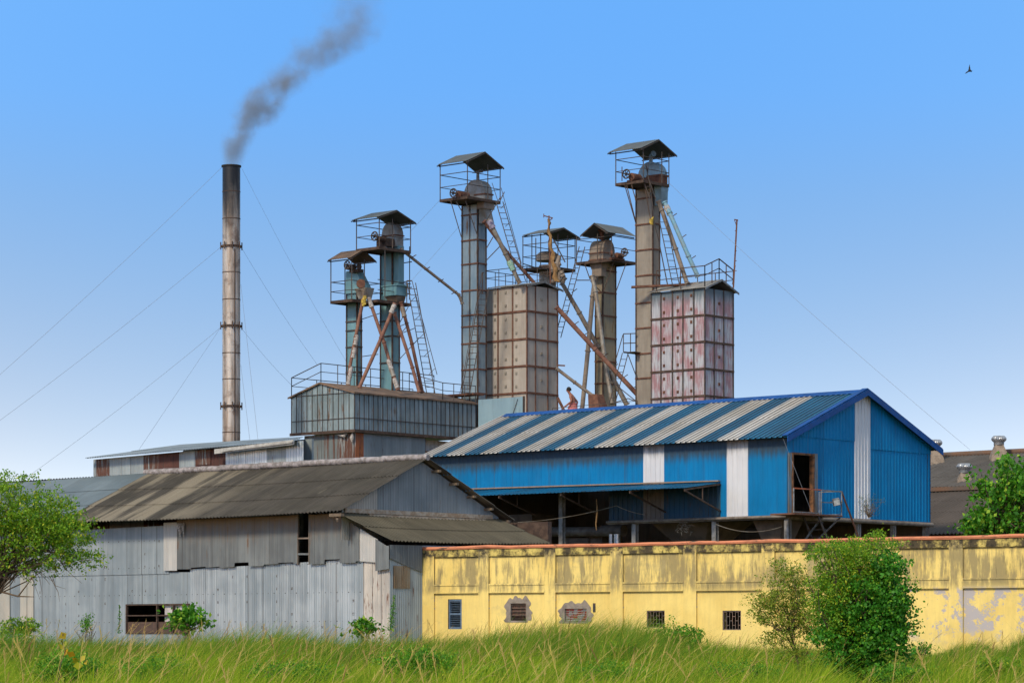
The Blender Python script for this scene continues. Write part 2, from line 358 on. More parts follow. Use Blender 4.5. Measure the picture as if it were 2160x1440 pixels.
# long wall
aR = S.A(350); aL = S.A(178); zlo = zf(S, [(765, 1184), (400, 1206), (350, 1206), (0, 1214)]); s765 = S.A(766)
w0, w1 = S.A(401), S.A(266); wz1 = zf(S, [(401, 1272), (266, 1274)])(w0); wz0 = wz1-1.05
a405 = S.A(404); p0 = S.P(0, 0, 0)
mb = MB(); cwall(mb, p0, U, 0, s765, GZ-.2, lambda s: zlo(s)+.05, .1, .016); mb.build('peeling_cladding', m_wh, shed, 'white peeling painted sheets at the corner')
mb = MB(); cwall(mb, p0, U, s765, w0, GZ-.2, lambda s: zlo(s)+.1, .11, .018); mb.build('silver_cladding', m_si, shed)
mb = MB(); cwall(mb, p0, U, w0, w1, wz1, lambda s: zlo(s), .076, .011); cwall(mb, p0, U, w0, w1, GZ-.2, wz0, .076, .011)
cwall(mb, p0, U, w1, a_far, GZ-.2, lambda s: zlo(s), .076, .011)
mb.build('pale_cladding', m_lo, shed)
ztl = zf(S, [(350, 1108), (180, 1117), (0, 1127)])
mb = MB(); cwall(mb, S.P(0, -.03, 0), U, aR-.2, a_far, lambda s: zlo(s)-.06, ztl, .076, .011); mb.build('upper_cladding', m_lo, shed)
# cream sheets far left
mb = MB()
for q0, q1 in ((22, -30), (72, 44)): cwall(mb, S.P(0, -.03, 0), U, S.A(q0), S.A(q1), GZ-.1, zf(S, [(q0, 1205), (q1, 1208)]), .09, .014)
mb.build('cream_cladding', m_whc, shed)
# raised upper band with the dark slot
zub = zf(S, [(765, 1186), (657, 1190), (500, 1195), (400, 1203), (352, 1203)]); zup = lambda s: ze-.02 if s > S.A(718) else zf(S, [(718, 1084), (822, 1148)])(s)-.04
def jag(s): return zub(s)+(.09 if int(s/.72) % 3 == 0 else 0)+(.05 if int(s/.72) % 2 else 0)
sl0, sl1 = S.A(657), S.A(633)
mb = MB(); pb = S.P(0, -.11, 0)
cwall(mb, pb, U, S.A(762), sl0, jag, zup, .076, .011); cwall(mb, pb, U, sl1, S.A(378), jag, zup, .076, .011)
cwall(mb, pb, U, sl0, sl1, zf(S, [(657, 1170), (633, 1170)]), zf(S, [(657, 1166), (633, 1166)]), .076, .011)
mb.build('upper_band', m_up, shed, 'darker brown-stained upper cladding')
mb = MB(); cwall(mb, pb, U, S.A(378), aR, zub, lambda s: ze-.1, .11, .018); m_wst = sheet('dull_white_sheet', '#b4b2b0', '#a3a3a4', '#6e5a48', .15, 0, 0, sx=9, sy=.4, rough=.6); mb.build('white_strip', m_wst, shed); mb = MB(); cwall(mb, S.P(0, -.08, 0), U, S.A(800), S.A(762), zf(S, [(800, 1186), (762, 1183)]), zup, .1, .015)
mb.build('white_strip', m_wst, shed)
mb = MB(); mb.fbox(S, sl0-.012, sl0+.012, -.13, -.06, zub(sl0), ze); mb.fbox(S, sl1-.012, sl1+.012, -.13, -.06, zub(sl1), ze); mb.fbox(S, sl0+.012, sl1-.012, -.12, -.08, S.Z(1136, sl0), S.Z(1133, sl0))
mb.build('vent_slot_frame', M['pipebrown'], shed)
# skirt patches over the right-hand end
zle = le[0].z-.08
zer = lambda s: le[0].z+(le[1].z-le[0].z)*min(1, s/10)-.1
mb = MB(); cwall(mb, p0, V, 0, 9, GZ-.2, zer, .1, .015); mb.build('end_wall', sheet('end_wall_sheet', '#a3adb3', '#8d979d', '#7a5038', .3, .5, .2, sx=5, sy=.3, rsx=5, rsy=.8), shed)
mb = MB(); eo = S.P(-.05, 0, 0)
cwall(mb, eo, V, -.05, .75, lambda s: S.Z(1178)-.3*s, zer, .08, .012); cwall(mb, eo, V, .75, 1.5, lambda s: S.Z(1192)-.25*(s-.7), zer, .08, .012)
mb.build('loose_sheet', m_up, shed)
mb = MB(); cwall(mb, S.P(-.03, 0, 0), V, .15, .95, S.Z(1240), S.Z(1192), .09, .015); mb.build('rusty_patch', sheet('yellow_rust_patch', '#83796a', '#7a6650', '#6f5038', .3, .3, .2), shed)
mb = MB(); cwall(mb, S.P(0, -.14, 0), U, -.1, S.A(798), lambda s: S.Z(1200)-.1*s, zup, .08, .012); mb.build('corner_sheet', m_up, shed)
mb = MB(); mb.fbox(S, 0, a_far, 7.9, 8.1, GZ, ze-.1); mb.fbox(S, a_far-.1, a_far, 0.1, 7.9, GZ, ze-.1); mb.build('back_wall', M['rustdark'], shed)
wf = MB()
for aa in (w0, (w0+w1)/2, w1-.05, w0+(w1-w0)*.25): wf.fbox(S, aa, aa+.05, -.03, .06, wz0, wz1)
for zz in (wz0, (wz0+wz1)/2+.1, wz1-.05): wf.fbox(S, w0+.05, w1-.05, -.025, .055, zz, zz+.04)
win = wf.build('window', M['rustdark'], shed)
mb = MB(); mb.fbox(S, w0-.05, w1+.02, .03, .1, wz0-.05, wz0+.42); mb.build('brick_panel', sheet('brown_brick', '#5a4438', '#4a3a32', None, 0, .2, .3, ph=.08), win)
mb = MB(); mb.fbox(S, w0+.02, w0+(w1-w0)*.42, .09, .13, wz0+.3, wz1-.05); mb.build('white_board', plain('white_board', '#b9b3b3', '#9d9796', .8, 0, 3), win)
# hanging rag under the eave
mb = MB()
for k in range(4):
    x = S.A(386)+.09*k*-1; mb.tube([S.P(x, -.2, ze-.14), S.P(x+.03, -.22, ze-.3-.08*(k % 3)), S.P(x, -.21, ze-.4-.22*(k % 2))], [.03, .045, .01], 6)
tag(mb.build('hanging_rag', M['white_wrap']), 'tattered white rag hanging under the eave of the grey shed roof', 'rag')
# ---------------- upper long shed behind the ridge ----------------
T = Fr(640, 101.5)
ts = thing('clerestory_shed', 'low long shed with patchwork of rusty red and silver sheets, under the chimney', 'shed', T.P(0, 0, GZ))
ztt = zf(T, [(640, 929), (197, 969)]); tb = 4.5
def patch(name, x0, x1, mat, b=0, ztop=None, zbot=None, pit=.09, amp=.014):
    mb = MB(); cwall(mb, T.P(0, b, 0), U, T.A(x0, b), T.A(x1, b), zbot or tb, ztop or ztt, pit, amp); return mb.build(name, mat, ts)
m_sv = sheet('bright_silver', '#b3bcc2', '#8f9aa3', '#8a6a4a', .12, .5, .2, sx=8, sy=.2, rough=.35, metal=.45)
m_sg = sheet('dull_silver', '#949ea3', '#828b8f', '#6f3a2a', .2, .5, .2, sx=6, sy=.2, rough=.5, metal=.2)
m_red = sheet('red_oxide_sheet', '#553530', '#482d29', '#694a42', .2, .5, .15, sx=6, sy=.3, rough=.75)
m_rg = sheet('half_rusted_sheet', '#8f9799', '#80888a', '#56352c', .60, .4, .1, sx=5, sy=.3, rsx=7, rsy=.5)
patch('silver_cladding', 640, 604, m_sv, pit=.14, amp=.03); patch('grey_cladding', 604, 563, m_sg); patch('silver_cladding', 563, 476, m_sv, pit=.12, amp=.024)
patch('red_cladding', 476, 442, m_red); patch('red_cladding', 442, 412, m_red, zbot=tb)
patch('white_cladding', 444, 414, m_rg, -.03, ztop=ztt, zbot=zf(T, [(442, 979), (412, 981)])); patch('grey_cladding', 412, 378, m_sg)
patch('red_cladding', 378, 336, m_red); patch('rusted_cladding', 336, 303, m_rg); patch('grey_cladding', 303, 231, m_sg); patch('rusted_cladding', 231, 203, m_rg); patch('grey_cladding', 203, 197, m_sg)
tl = T.A(176, -.5); zl = T.Z(967, tl, -.5); zr0 = T.Z(930, 0, -.5)
tr = 3.0; zrr = T.Z(938, T.A(380, tr), tr); zrr2 = T.Z(921, T.A(640, tr), tr)
mb = MB(); croof(mb, T.P(-.1, -.45, zr0), T.P(tl, -.45, zl), T.P(T.A(641, tr), tr, zrr2), T.P(T.A(380, tr), tr, zrr), .14, .02, rows=2)
mb.build('roof', sheet('pale_blue_roof', '#8a959d', '#717b82', '#6a6258', .15, .9, .15, rough=.5, metal=.1), ts)
mb = MB(); mb.obox(T.P(0, -.5, zr0-.12), T.P(T.A(452, -.5), -.5, T.Z(951, T.A(452, -.5), -.5)-.1)-T.P(0, -.5, zr0-.12), V*.05, ZUP*.17); mb.obox(T.P(0, -.56, zr0-.06), T.P(T.A(470, -.5), -.56, T.Z(949, T.A(470, -.5), -.5)-.06)-T.P(0, -.56, zr0-.06), V*.05, ZUP*.05)
mb.build('flashing', plain('pale_flashing', '#aaa9a6', '#8d8a86', .6), ts)
mb = MB(); cwall(mb, T.P(T.A(197), 0, 0), V, 0, .6, tb, ztt(T.A(197)), .09, .012); mb.build('end_wall', m_sg, ts); mb = MB(); mb.fbox(T, 2.5, T.A(390, 3), 2.9, 3.0, tb, zrr-.1); mb.build('back_wall', m_sg, ts)
# ---------------- hopper house ----------------
Q = Fr(748, 140); ha = Q.A(615); hb = Q.B(1003); hz1 = Q.Z(826); hz0 = Q.Z(905); har = Q.A(677); hzr = Q.Z(806, har)
m_hp = sheet('hopper_panel', '#84939a', '#6c7b80', '#6e5a44', .30, .33, .28, sx=2.2, sy=.6, rough=.55, metal=.1, dirt=.45)
hop = thing('hopper_house', 'raised box of grey-blue vertical panels below the two teal elevators', 'industrial building', Q.P(0, 0, GZ))
mb = MB(); mb.fbox(Q, 0, ha, 0, hb, hz0, hz1); mb.face([Q.P(0, 0, hz1), Q.P(ha, 0, hz1), Q.P(har, 0, hzr-.04)]); mb.build('wall', m_hp, hop)
mb = MB()
n = 12
for k in range(n+1): mb.fbox(Q, ha*k/n-.012, ha*k/n+.012, -.03, -.002, hz0, hz1+(hzr-hz1)*max(0, min(1, (k/n*ha)/har if k/n*ha < har else (ha-k/n*ha)/(ha-har)))-.04)
n = 27
for k in range(n+1): mb.fbox(Q, -.03, -.002, hb*k/n-.012, hb*k/n+.012, hz0, hz1)
for z in (hz0+.55, hz1-.03): mb.fbox(Q, .0, ha, -.036, -.004, z, z+.03); mb.fbox(Q, -.036, -.004, 0, hb, z, z+.03)
mb.build('seam_ribs', M['steel'], hop)
mb = MB(); mb.fbox(Q, -.08, ha+.06, -.08, 0, hz0-.14, hz0); mb.fbox(Q, -.08, -.0, 0, hb, hz0-.14, hz0); mb.build('base_beam', M['rustdark'], hop)
mb = MB()
for b0, b1 in ((-.12, hb+.1),):
    A0, A1, A2 = -.14, har, ha+.16
    r_ = [Q.P(A0, b0, hz1-.02), Q.P(A0, b1, hz1-.02), Q.P(A1, b1, hzr), Q.P(A1, b0, hzr), Q.P(A2, b0, hz1-.04), Q.P(A2, b1, hz1-.04)]
    for q in ((0, 1, 2, 3), (3, 2, 5, 4)):
        pts = [r_[k] for k in q]; mb.face(pts); mb.face([p-ZUP*.05 for p in pts][::-1])
    mb.obox(r_[0], r_[1]-r_[0], (r_[3]-r_[0]).normalized()*.05, ZUP*-.07); mb.obox(r_[0], r_[3]-r_[0], V*.03, ZUP*-.08); mb.obox(r_[4], r_[3]-r_[4], V*.03, ZUP*-.08)
mb.build('roof', M['roofdust'], hop)
def rail(mb, pts, h=.95, r=.018, posts=True, mid=True, n=1, foot=None):
    for i in range(len(pts)-1):
        p, q = Vector(pts[i]), Vector(pts[i+1])
        mb.bar(p+ZUP*h, q+ZUP*h, r*2)
        if mid: mb.bar(p+ZUP*h*.55, q+ZUP*h*.55, r*1.6)
        if posts:
            for k in range(n+1): a = p.lerp(q, k/n); mb.bar(a, a+ZUP*h, r*2.2)
mb = MB(); rail(mb, [Q.P(ha, 0, hz1), Q.P(har, 0, hzr)], .93); rail(mb, [Q.P(har, 0, hzr), Q.P(har, hb*.93, hzr-.05)], .93, n=7)
rail(mb, [Q.P(ha, 0, hz1), Q.P(ha, hb, hz1)], .93, n=5); rail(mb, [Q.P(.0, hb*.72, hz1), Q.P(.0, hb, hz1)], .85, n=3); rail(mb, [Q.P(.0, hb*.72, hz1), Q.P(har, hb*.72, hzr)], .85, n=1)
mb.build('railing', M['steel'], hop)
Q2 = Fr(750, 140.3)
def qp(name, fr_t, s0, s1, mat, z1=hz0-.14, z0=GZ, off=0, pit=.1, amp=.02):
    mb = MB(); cwall(mb, Q2.P(*( (0, off) if fr_t is U else (off, 0)), 0), fr_t, s0, s1, z0, z1, pit, amp); return mb.build(name, mat, hop)
m_dk = sheet('dark_corrugated', '#6d7577', '#5c6466', '#5c382c', .40, .45, .2, sx=5, sy=.25, rsx=4, rsy=.2)
qp('lower_cladding', U, Q2.A(716), Q2.A(642), m_dk); qp('rusty_cladding', U, 0, Q2.A(716), m_rg, amp=.02)
qp('orange_sheet', V, 0, Q2.B(767), sheet('orange_rust_sheet', '#9a5a34', '#8c4f2e', '#6a3a26', .3, 0, 0, sx=5))
qp('lower_cladding', V, Q2.B(767), Q2.B(897), sheet('mid_corrugated', '#7f878b', '#6d7579', '#54453c', .25, .4, .2, sx=6, sy=.2, rsx=5))
m_ws = sheet('white_sheet', '#c0bfc0', '#a8a6a6', '#7a4a32', .3, .3, .1, rsx=5)
mb = MB(); cwall(mb, Q2.P(.9, 0, 0), V, Q2.B(890), Q2.B(1000), hz0-.75, hz0-.15, .12, .02); mb.build('white_cladding', m_ws, hop)
mb = MB(); cwall(mb, Q2.P(.85, 0, 0), V, Q2.B(890), Q2.B(1000), GZ, hz0-.7, .12, .02); mb.build('orange_cladding', sheet('orange_sheet_b', '#a0683a', '#8a5a3a', '#6a3a26', .2, 0, 0), hop)
mb = MB(); mb.fbox(Q2, .1, 3.9, 5, 5.1, GZ, hz0); mb.build('inner_wall', M['rustdark'], hop)
mb = MB(); mb.tube([Q2.P(.1, -.1, hz0-.15), Q2.P(.05, -.2, hz0-.4), Q2.P(.1, -.12, hz0-.62)], [.05, .12, .04], 6); mb.tube([Q2.P(.5, -.1, hz0-.15), Q2.P(.6, -.16, hz0-.3), Q2.P(1.1, -.12, hz0-.2)], [.05, .1, .04], 6)
tag(mb.build('torn_sack', M['white_wrap']), 'torn whitish sacking hanging under the corner of the raised panel box', 'sack')
# ---------------- chimney ----------------
cx = at(488, 900, 138).x; zt = E+(HZ-350)/F*138
ch = thing('chimney_stack', 'tall rusty steel chimney blackened at the top with smoke rising from it', 'chimney', (cx, 138, GZ))
g = G('chimney_steel', .42, .4, .5); u, v = g.uv()
n1 = g.noise(g.m('MULTIPLY', u, 3.0), g.m('MULTIPLY', v, .25), 0, 1.0, 6, .65); n2 = g.noise(u, v, 3.0, 1.6, 5, .6)
c = g.mix(g.ss(n1, .35, .62), lin('#b8b0a8'), lin('#8c7c6e')); c = g.mix(g.ss(n2, .5, .7, 0, .7), c, lin('#5a4030'))
hh = g.m('ADD', v, g.m('MULTIPLY', g.m('SUBTRACT', g.noise(g.m('MULTIPLY', u, 2.0), g.m('MULTIPLY', v, .2), 0, 1.0, 4), .5), 6.0))
c = g.mix(g.ss(hh, zt-4.8, zt-1.6), c, lin('#1c1d20')); m_ch = g.col(c)
rC = .425; mb = MB(); mb.tube([(cx, 138, GZ), (cx, 138, zt)], rC, 40, caps=False, twist=.3)
mb.tube([(cx, 138, zt-1), (cx, 138, zt)], rC-.02, 32, caps=False); mb.build('stack', m_ch, ch)
for y in (405, 462, 575, 632, 745, 800, 912):
    z = E+(HZ-y)/F*138; mb = MB(); mb.tube([(cx, 138, z-.02), (cx, 138, z+.02)], rC+.012, 32); mb.build('weld_band', M['rustdark'], ch)
for y in (520, 688, 857):
    z = E+(HZ-y)/F*138; mb = MB(); mb.tube([(cx, 138, z-.05), (cx, 138, z+.05)], rC+.06, 32)
    for k in range(8): a = k*math.pi/4+.2; p = Vector((cx+math.cos(a)*(rC+.08), 138+math.sin(a)*(rC+.08), z-.16)); mb.bar(p, p+ZUP*.36, .05)
    mb.build('guy_collar', M['rustdark'], ch)
mb = MB(); mb.tube([(cx, 138, zt-.06), (cx, 138, zt+.01)], rC+.05, 32, caps=False); mb.build('rim', plain('soot', '#1d1d1f', '#2a2624', .8), ch)
mb = MB(); mb.tube([(cx+.2, 138-rC+.05, GZ+5), (cx+.2, 138-rC+.05, zt-4)], .03, 6); mb.build('conduit', M['rustdark'], ch)
# ---------------- blue shed ----------------
BS = Fr(1660, 111); L = BS.A(893); W = BS.B(1963); bz0 = BS.Z(1085); zE = BS.Z(924)+.17; bR = W/2; zR = BS.Z(826, 0, bR)
def blue(name, c1, c2, stain, pit=.22):
    return sheet(name, c1, c2, None, 0, 1.0, .10, sx=2, sy=.3, rough=.6, spec=.15, stain=stain, dirt=.22)
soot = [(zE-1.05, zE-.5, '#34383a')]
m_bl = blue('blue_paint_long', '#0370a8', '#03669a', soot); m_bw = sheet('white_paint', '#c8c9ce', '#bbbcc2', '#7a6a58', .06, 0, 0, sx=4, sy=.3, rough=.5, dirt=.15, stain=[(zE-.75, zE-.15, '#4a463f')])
m_bg = blue('blue_paint_gable', '#0378b0', '#036da2', None); m_bwg = sheet('white_paint_gable', '#cfd2d8', '#c2c5cc', None, 0, 0, 0, sx=3, sy=.3, rough=.5, dirt=.1)
bs = thing('blue_shed', 'raised bright blue corrugated shed with white stripes and striped roof, open dark underside on posts', 'shed', BS.P(0, 0, GZ))
bz_ = lambda s: bz0
z_aw = zf(BS, [(1520, 1019), (1010, 1035)]); a1280 = BS.A(1285)
def bwall(x0, x1, mat, name):
    mb = MB(); s0, s1 = BS.A(x0), BS.A(x1)
    cwall(mb, BS.P(0, 0, 0), U, s0, s1, (lambda s: bz0) if x1 >= 1520 else (lambda s: z_aw(s)-.03), zE, .24, .022 if name[0] == 'w' else .014, 'trap')
    return mb.build(name, mat, bs)
bwall(1660, 1578, m_bl, 'long_wall'); bwall(1578, 1533, m_bw, 'white_stripe'); bwall(1533, 1520, m_bl, 'long_wall'); bwall(1520, 1401, m_bl, 'long_wall'); bwall(1401, 1357, m_bw, 'white_stripe')
bwall(1357, 1285, m_bl, 'long_wall'); bwall(1285, 893, m_bl, 'long_wall')
m_sb = sheet('lower_blue', '#16415c', '#2a3c46', '#3a2e28', .3, 1.0, .2, sx=5, sy=.4); m_sw = sheet('lower_white', '#74695f', '#5f564e', '#4a3a30', .3, 0, 0, sx=6, sy=.4)  # darker blue and white for the wall below the awning line
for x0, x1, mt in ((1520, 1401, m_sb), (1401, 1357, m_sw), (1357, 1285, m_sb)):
    mb = MB(); cwall(mb, BS.P(0, 0, 0), U, BS.A(x0), BS.A(x1), bz0, lambda s: z_aw(s)-.03, .24, .03, 'trap'); mb.build('dark_lower_wall', mt, bs)
gt = lambda b: (zE+(zR-zE)*b/bR if b < bR else zR-(zR-zE)*(b-bR)/(W-bR))
d0, d1 = BS.B(1670), BS.B(1711); dzt, dzb = BS.Z(958, 0, d0), bz0+.12; w0_, w1_ = BS.B(1802), BS.B(1836)
p0 = BS.P(0, 0, 0)
mb = MB(); kw = dict(pitch=.22, amp=.014, kind='trap')
cwall(mb, p0, V, 0, d0, bz0, gt, **kw); cwall(mb, p0, V, d0, d1, dzt, gt, **kw); cwall(mb, p0, V, d0, d1, bz0, dzb, **kw)
cwall(mb, p0, V, d1, w0_, bz0, gt, **kw); cwall(mb, p0, V, w1_, W, bz0, gt, **kw)
mb.build('gable_wall', m_bg, bs)
mb = MB(); cwall(mb, p0, V, w0_, bR, bz0, gt, .22, .03, 'trap'); cwall(mb, p0, V, bR, w1_, bz0, gt, .22, .03, 'trap'); mb.build('white_stripe', m_bwg, bs)
zlap = BS.Z(932, 0, W/2)
mb = MB(); cwall(mb, BS.P(-.03, 0, 0), V, .9, w0_-.01, zlap, lambda b: gt(b)-.02, **kw)
cwall(mb, BS.P(-.03, 0, 0), V, w1_+.01, W-.02, zlap-.25, lambda b: max(gt(b)-.02, zlap-.24), **kw); mb.build('upper_gable_sheets', m_bg, bs)
# soot halo boards round the door
mb = MB(); mb.fbox(BS, -.10, .08, d0-.07, d0, dzb-.05, dzt+.07); mb.fbox(BS, -.10, .08, d1, d1+.1, dzb-.05, dzt+.07); mb.fbox(BS, -.10, .08, d0, d1, dzt, dzt+.08); mb.fbox(BS, -.12, .1, d0, d1, dzb-.05, dzb+.03)
fr_ = mb.build('door_frame', plain('door_wood', '#7a5438', '#4a382c', .8), bs)
gd = G('grey_door_board', .8); u, v = gd.uv(); gd.col(gd.mix(gd.ss(gd.noise(gd.m('MULTIPLY', u, 6), v, 0, 1.0, 5), .4, .6), lin('#5f7f96'), lin('#6f6a62')))
mb = MB(); mb.fbox(BS, -.06, -.034, d0-.30, d0-.07, bz0, dzt+.05); mb.fbox(BS, -.06, -.034, d1+.10, d1+.36, bz0, dzt+.1); mb.build('door_surround', gd.mat, bs)
# verge boards
m_vb = plain('verge_blue', '#02468a', '#033c78', .6, 0, 2)
ov = .32; eo_ = .42; zEo = gt(0)-eo_*(zR-zE)/bR
mb = MB()
for s_, b0 in ((-1, -eo_), (1, W+eo_)):
    p = BS.P(-ov, b0, zEo+.05); q = BS.P(-ov, bR, zR+.08)
    dn = ZUP*-.24
    mb.obox(p, q-p, -U*.03, dn); mb.obox(p+ZUP*.02, q-p, U*.26, ZUP*.03)
mb.build('verge_board', m_vb, bs)
# roof
xb = [(1642, 0), (1556, 1), (1512, 0), (1469, 1), (1421, 0), (1382, 1), (1336, 0), (1296, 1), (1254, 0), (1213, 1), (1171, 0), (1135, 1), (1092, 0), (1054, 1), (1014, 0), (979, 1), (940.5, 0), (910, 1)]
ed = [(solve(BS.P(0, -eo_, 0), U, x)+ov, c) for x, c in xb]      # boundary distances; colour to the left of it: 0 blue 1 white
def rfun(s):
    c = 0
    for e, k in ed:
        if s > e-.0: c = k
    return c
m_rb = sheet('roof_blue', '#0d668e', '#11587c', None, 0, 1.0, .22, ribs=.26, sx=1.5, sy=.3, rough=.4, spec=.45, dirt=.3); m_rw = sheet('roof_white', '#cbc8c5', '#b2aca3', '#7a6a58', .08, 1.0, .12, ribs=.26, sx=6, sy=.3, rough=.5, dirt=.35)
mb = MB(); croof(mb, BS.P(-ov, -eo_, zEo), BS.P(L, -eo_, zEo), BS.P(-ov, bR, zR), BS.P(L, bR, zR), .26, .05, 'trap', rows=2, lap=.01, mfun=rfun)
rfo = mb.build('roof', [m_rb, m_rw], bs)
mb = MB(); croof(mb, BS.P(L, W+eo_, zEo), BS.P(-ov, W+eo_, zEo), BS.P(L, bR, zR), BS.P(-ov, bR, zR), .2, .03, 'trap', rows=1); mb.build('rear_roof', m_rb, bs)
mb = MB()
for s_ in (-1, 1): mb.face([BS.P(-ov, bR, zR+.09), BS.P(L-.3, bR, zR+.09), BS.P(L-.3, bR+s_*.34, zR-.08), BS.P(-ov, bR+s_*.34, zR-.08)][::-s_])
mb.build('ridge_cap', m_vb, rfo)
mb = MB(); mb.fbox(BS, 0, L, W-.06, W, bz0, zE); mb.fbox(BS, L-.06, L, 0, W-.06, bz0, zE); mb.build('back_wall', m_bl, bs)
a33 = BS.A(1285)
mb = MB(); mb.fbox(BS, 0.04, a33, .04, W-.04, bz0-.03, bz0+.04); mb.build('floor', M['rustdark'], bs)
bm = MB(); bm.fbox(BS, -.1, a33, -.1, 0, bz0-.16, bz0-.02); bm.tube([BS.P(-.06, 0, bz0-.1), BS.P(-.06, W+.05, bz0-.1)], .09, 10); bm.tube([BS.P(a33, -.15, bz0-.07), BS.P(-.1, -.15, bz0-.07)], .06, 8)
bm.build('floor_beam', plain('dusty_beam', '#7d746c', '#625850', .8, 0, 3), bs)
m_col = plain('post_grey', '#8d8c8c', '#6e6a66', .7, .1, 3)
def post(px, on='u', ztop=None, wd=.2, off=0):
    mb = MB(); s = BS.A(px) if on == 'u' else BS.B(px); zt_ = ztop or bz0-.12
    P0 = BS.P(s, .05+off, GZ) if on == 'u' else BS.P(.05+off, s, GZ); h = zt_-GZ
    mb.obox(P0-U*wd/2-V*wd/2, U*wd, V*.03, ZUP*h); mb.obox(P0-U*wd/2+V*(wd/2-.03), U*wd, V*.03, ZUP*h); mb.obox(P0-U*.015-V*(wd/2-.03), U*.03, V*(wd-.06), ZUP*h)
    mb.obox(P0-U*(wd/2+.05)-V*(wd/2+.05)+ZUP*(h-.04), U*(wd+.1), V*(wd+.1), ZUP*.04); mb.build('post', m_col, bs)
for x in (1660, 1507, 1338): post(x)
post(1184, ztop=z_aw(BS.A(1184)), off=0)
for x in (1812, 1886, 1954): post(x, 'v', wd=.17)
for x in (1730, 1420, 1560): post(x, 'u' if x < 1660 else 'v', wd=.14, off=3.5 if x < 1660 else 1.5)
# inner back wall added to block light behind the open bay (dark sheets)
m_so = sheet('dark_backing', '#5e5249', '#453c37', '#6a5040', .3, .8, .3)
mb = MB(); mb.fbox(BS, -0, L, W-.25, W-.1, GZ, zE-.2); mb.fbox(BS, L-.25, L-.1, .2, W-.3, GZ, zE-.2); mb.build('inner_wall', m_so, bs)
# awning
ao = BS.A(1520); al = BS.A(1000); aw_d = 2.3; azo = lambda a: E+(HZ-(1034 if a < 8 else 1046))/F*1
A0 = BS.P(ao, -.03, z_aw(ao)+.02); A1 = BS.P(al, -.03, z_aw(al)+.02)
oo = solve(BS.P(0, -aw_d, 0), U, 1408); ol = solve(BS.P(0, -aw_d, 0), U, 980)
B0 = BS.P(ao, -aw_d, BS.Z(1031, oo, -aw_d)); B1 = BS.P(al, -aw_d, BS.Z(1047, ol, -aw_d))
mb = MB(); croof(mb, B0, B1, A0, A1, .2, .025, 'trap', rows=1); mb.build('awning', m_rb, bs)
mb = MB(); mb.obox(A0+ZUP*.05, A1-A0, -V*.12, ZUP*.05); mb.build('awning_flashing', plain('awning_flash', '#8a7566', '#7a6a5e', .8), bs)
for px in (1520, 1405, 1260, 1130):
    mb = MB(); a = BS.A(px); k = (a-ao)/(al-ao); o_ = B0.lerp(B1, k); i_ = A0.lerp(A1, k)
    mb.bar(i_-ZUP*.05, o_-ZUP*.05, .06); mb.bar(i_-ZUP*1.1, o_-ZUP*.08, .06); mb.bar(i_.lerp(o_, .5)-ZUP*.05, i_.lerp(o_, .5)-ZUP*.6, .04); mb.build('awning_bracket', M['rustdark'], bs)
# door platform
Pf = thing('door_platform', 'small steel landing with rusty handrail outside the black doorway of the blue shed', 'platform', BS.P(-.1, d0, bz0-.2))
q0, q1 = BS.B(1674, -1.2), BS.B(1775, -1.2)
mb = MB(); mb.fbox(BS, -1.25, -.11, q0, q1, bz0-.06, bz0); mb.build('deck', M['rust'], Pf)
mb = MB(); zt_ = BS.Z(1029, -1.2, q0); pts = [BS.P(-1.2, q0, bz0), BS.P(-1.2, BS.B(1732, -1.2), bz0), BS.P(-1.2, q1, bz0)]; hgt = zt_-bz0
mb.bar(pts[0]+ZUP*hgt, pts[1]+ZUP*hgt, .045); mb.build('handrail', plain('orange_rail', '#b3603c', '#8a5040', .7), Pf)
mb = MB()
for p in pts: mb.bar(p, p+ZUP*hgt, .045)
mb.bar(pts[0]+ZUP*.04, pts[1]+ZUP*.04, .03); mb.bar(pts[1]+ZUP*hgt, pts[2]+ZUP*(hgt-.02), .045); mb.bar(pts[2]+ZUP*.04, BS.P(-.15, q1, bz0+.04), .03); mb.bar(pts[1]+ZUP*hgt*.5, pts[2]+ZUP*hgt*.5, .035); mb.bar(pts[2]+ZUP*hgt, BS.P(-.15, q1, bz0+hgt), .04); mb.bar(BS.P(-.15, q1, bz0), BS.P(-.15, q1, bz0+hgt), .04)
mb.build('railing', M['steelpale'], Pf)
mb = MB(); 
for x0, x1 in ((1735, 1690), (1772, 1712)):
    mb.bar(BS.P(-1.1, BS.B(x0, -1.1), bz0-.08), BS.P(-.1, BS.B(x1, -.1), bz0-1.15), .06)
mb.build('brace', M['steelpale'], Pf)
mb = MB()
stA = BS.P(-1.15, BS.B(1725, -1.15), bz0-.05); stB = BS.P(-.2, BS.B(1770, -.2), bz0-.05); run = V*2.2-ZUP*3.2
for p in (stA, stA-U*-.7): mb.obox(p, run, U*.04, ZUP*.16)
for k in range(1, 12): mb.obox(stA+run*(k/12), U*.7, V*.2, ZUP*.03)
mb.build('stair', M['steel'], Pf)
mb = MB(); mb.bar(pts[2]+ZUP*hgt, pts[2]+V*1.6+ZUP*(hgt-2.4), .05); mb.build('stair_rail', M['rust'], Pf)
fl = thing('floodlight', 'small grey floodlight clamped to the landing railing of the blue shed', 'floodlight', pts[2]+ZUP*hgt*.5-V*.25)
lp = fl.location.copy()
mb = MB(); mb.obox(lp+Vector((-.17, -.2, -.13)), Vector((.26, .05, .05)), Vector((-.03, .1, .05)), Vector((-.04, -.03, .24))); mb.build('lamp_housing', M['steelpale'], fl)
mb = MB(); mb.obox(lp+Vector((-.15, -.215, -.11)), Vector((.22, .04, .045)), Vector((0, .012, 0)), Vector((-.035, -.03, .2))); mb.build('glass', plain('lamp_glass', '#a5aaac', '#8f9598', .2), fl)
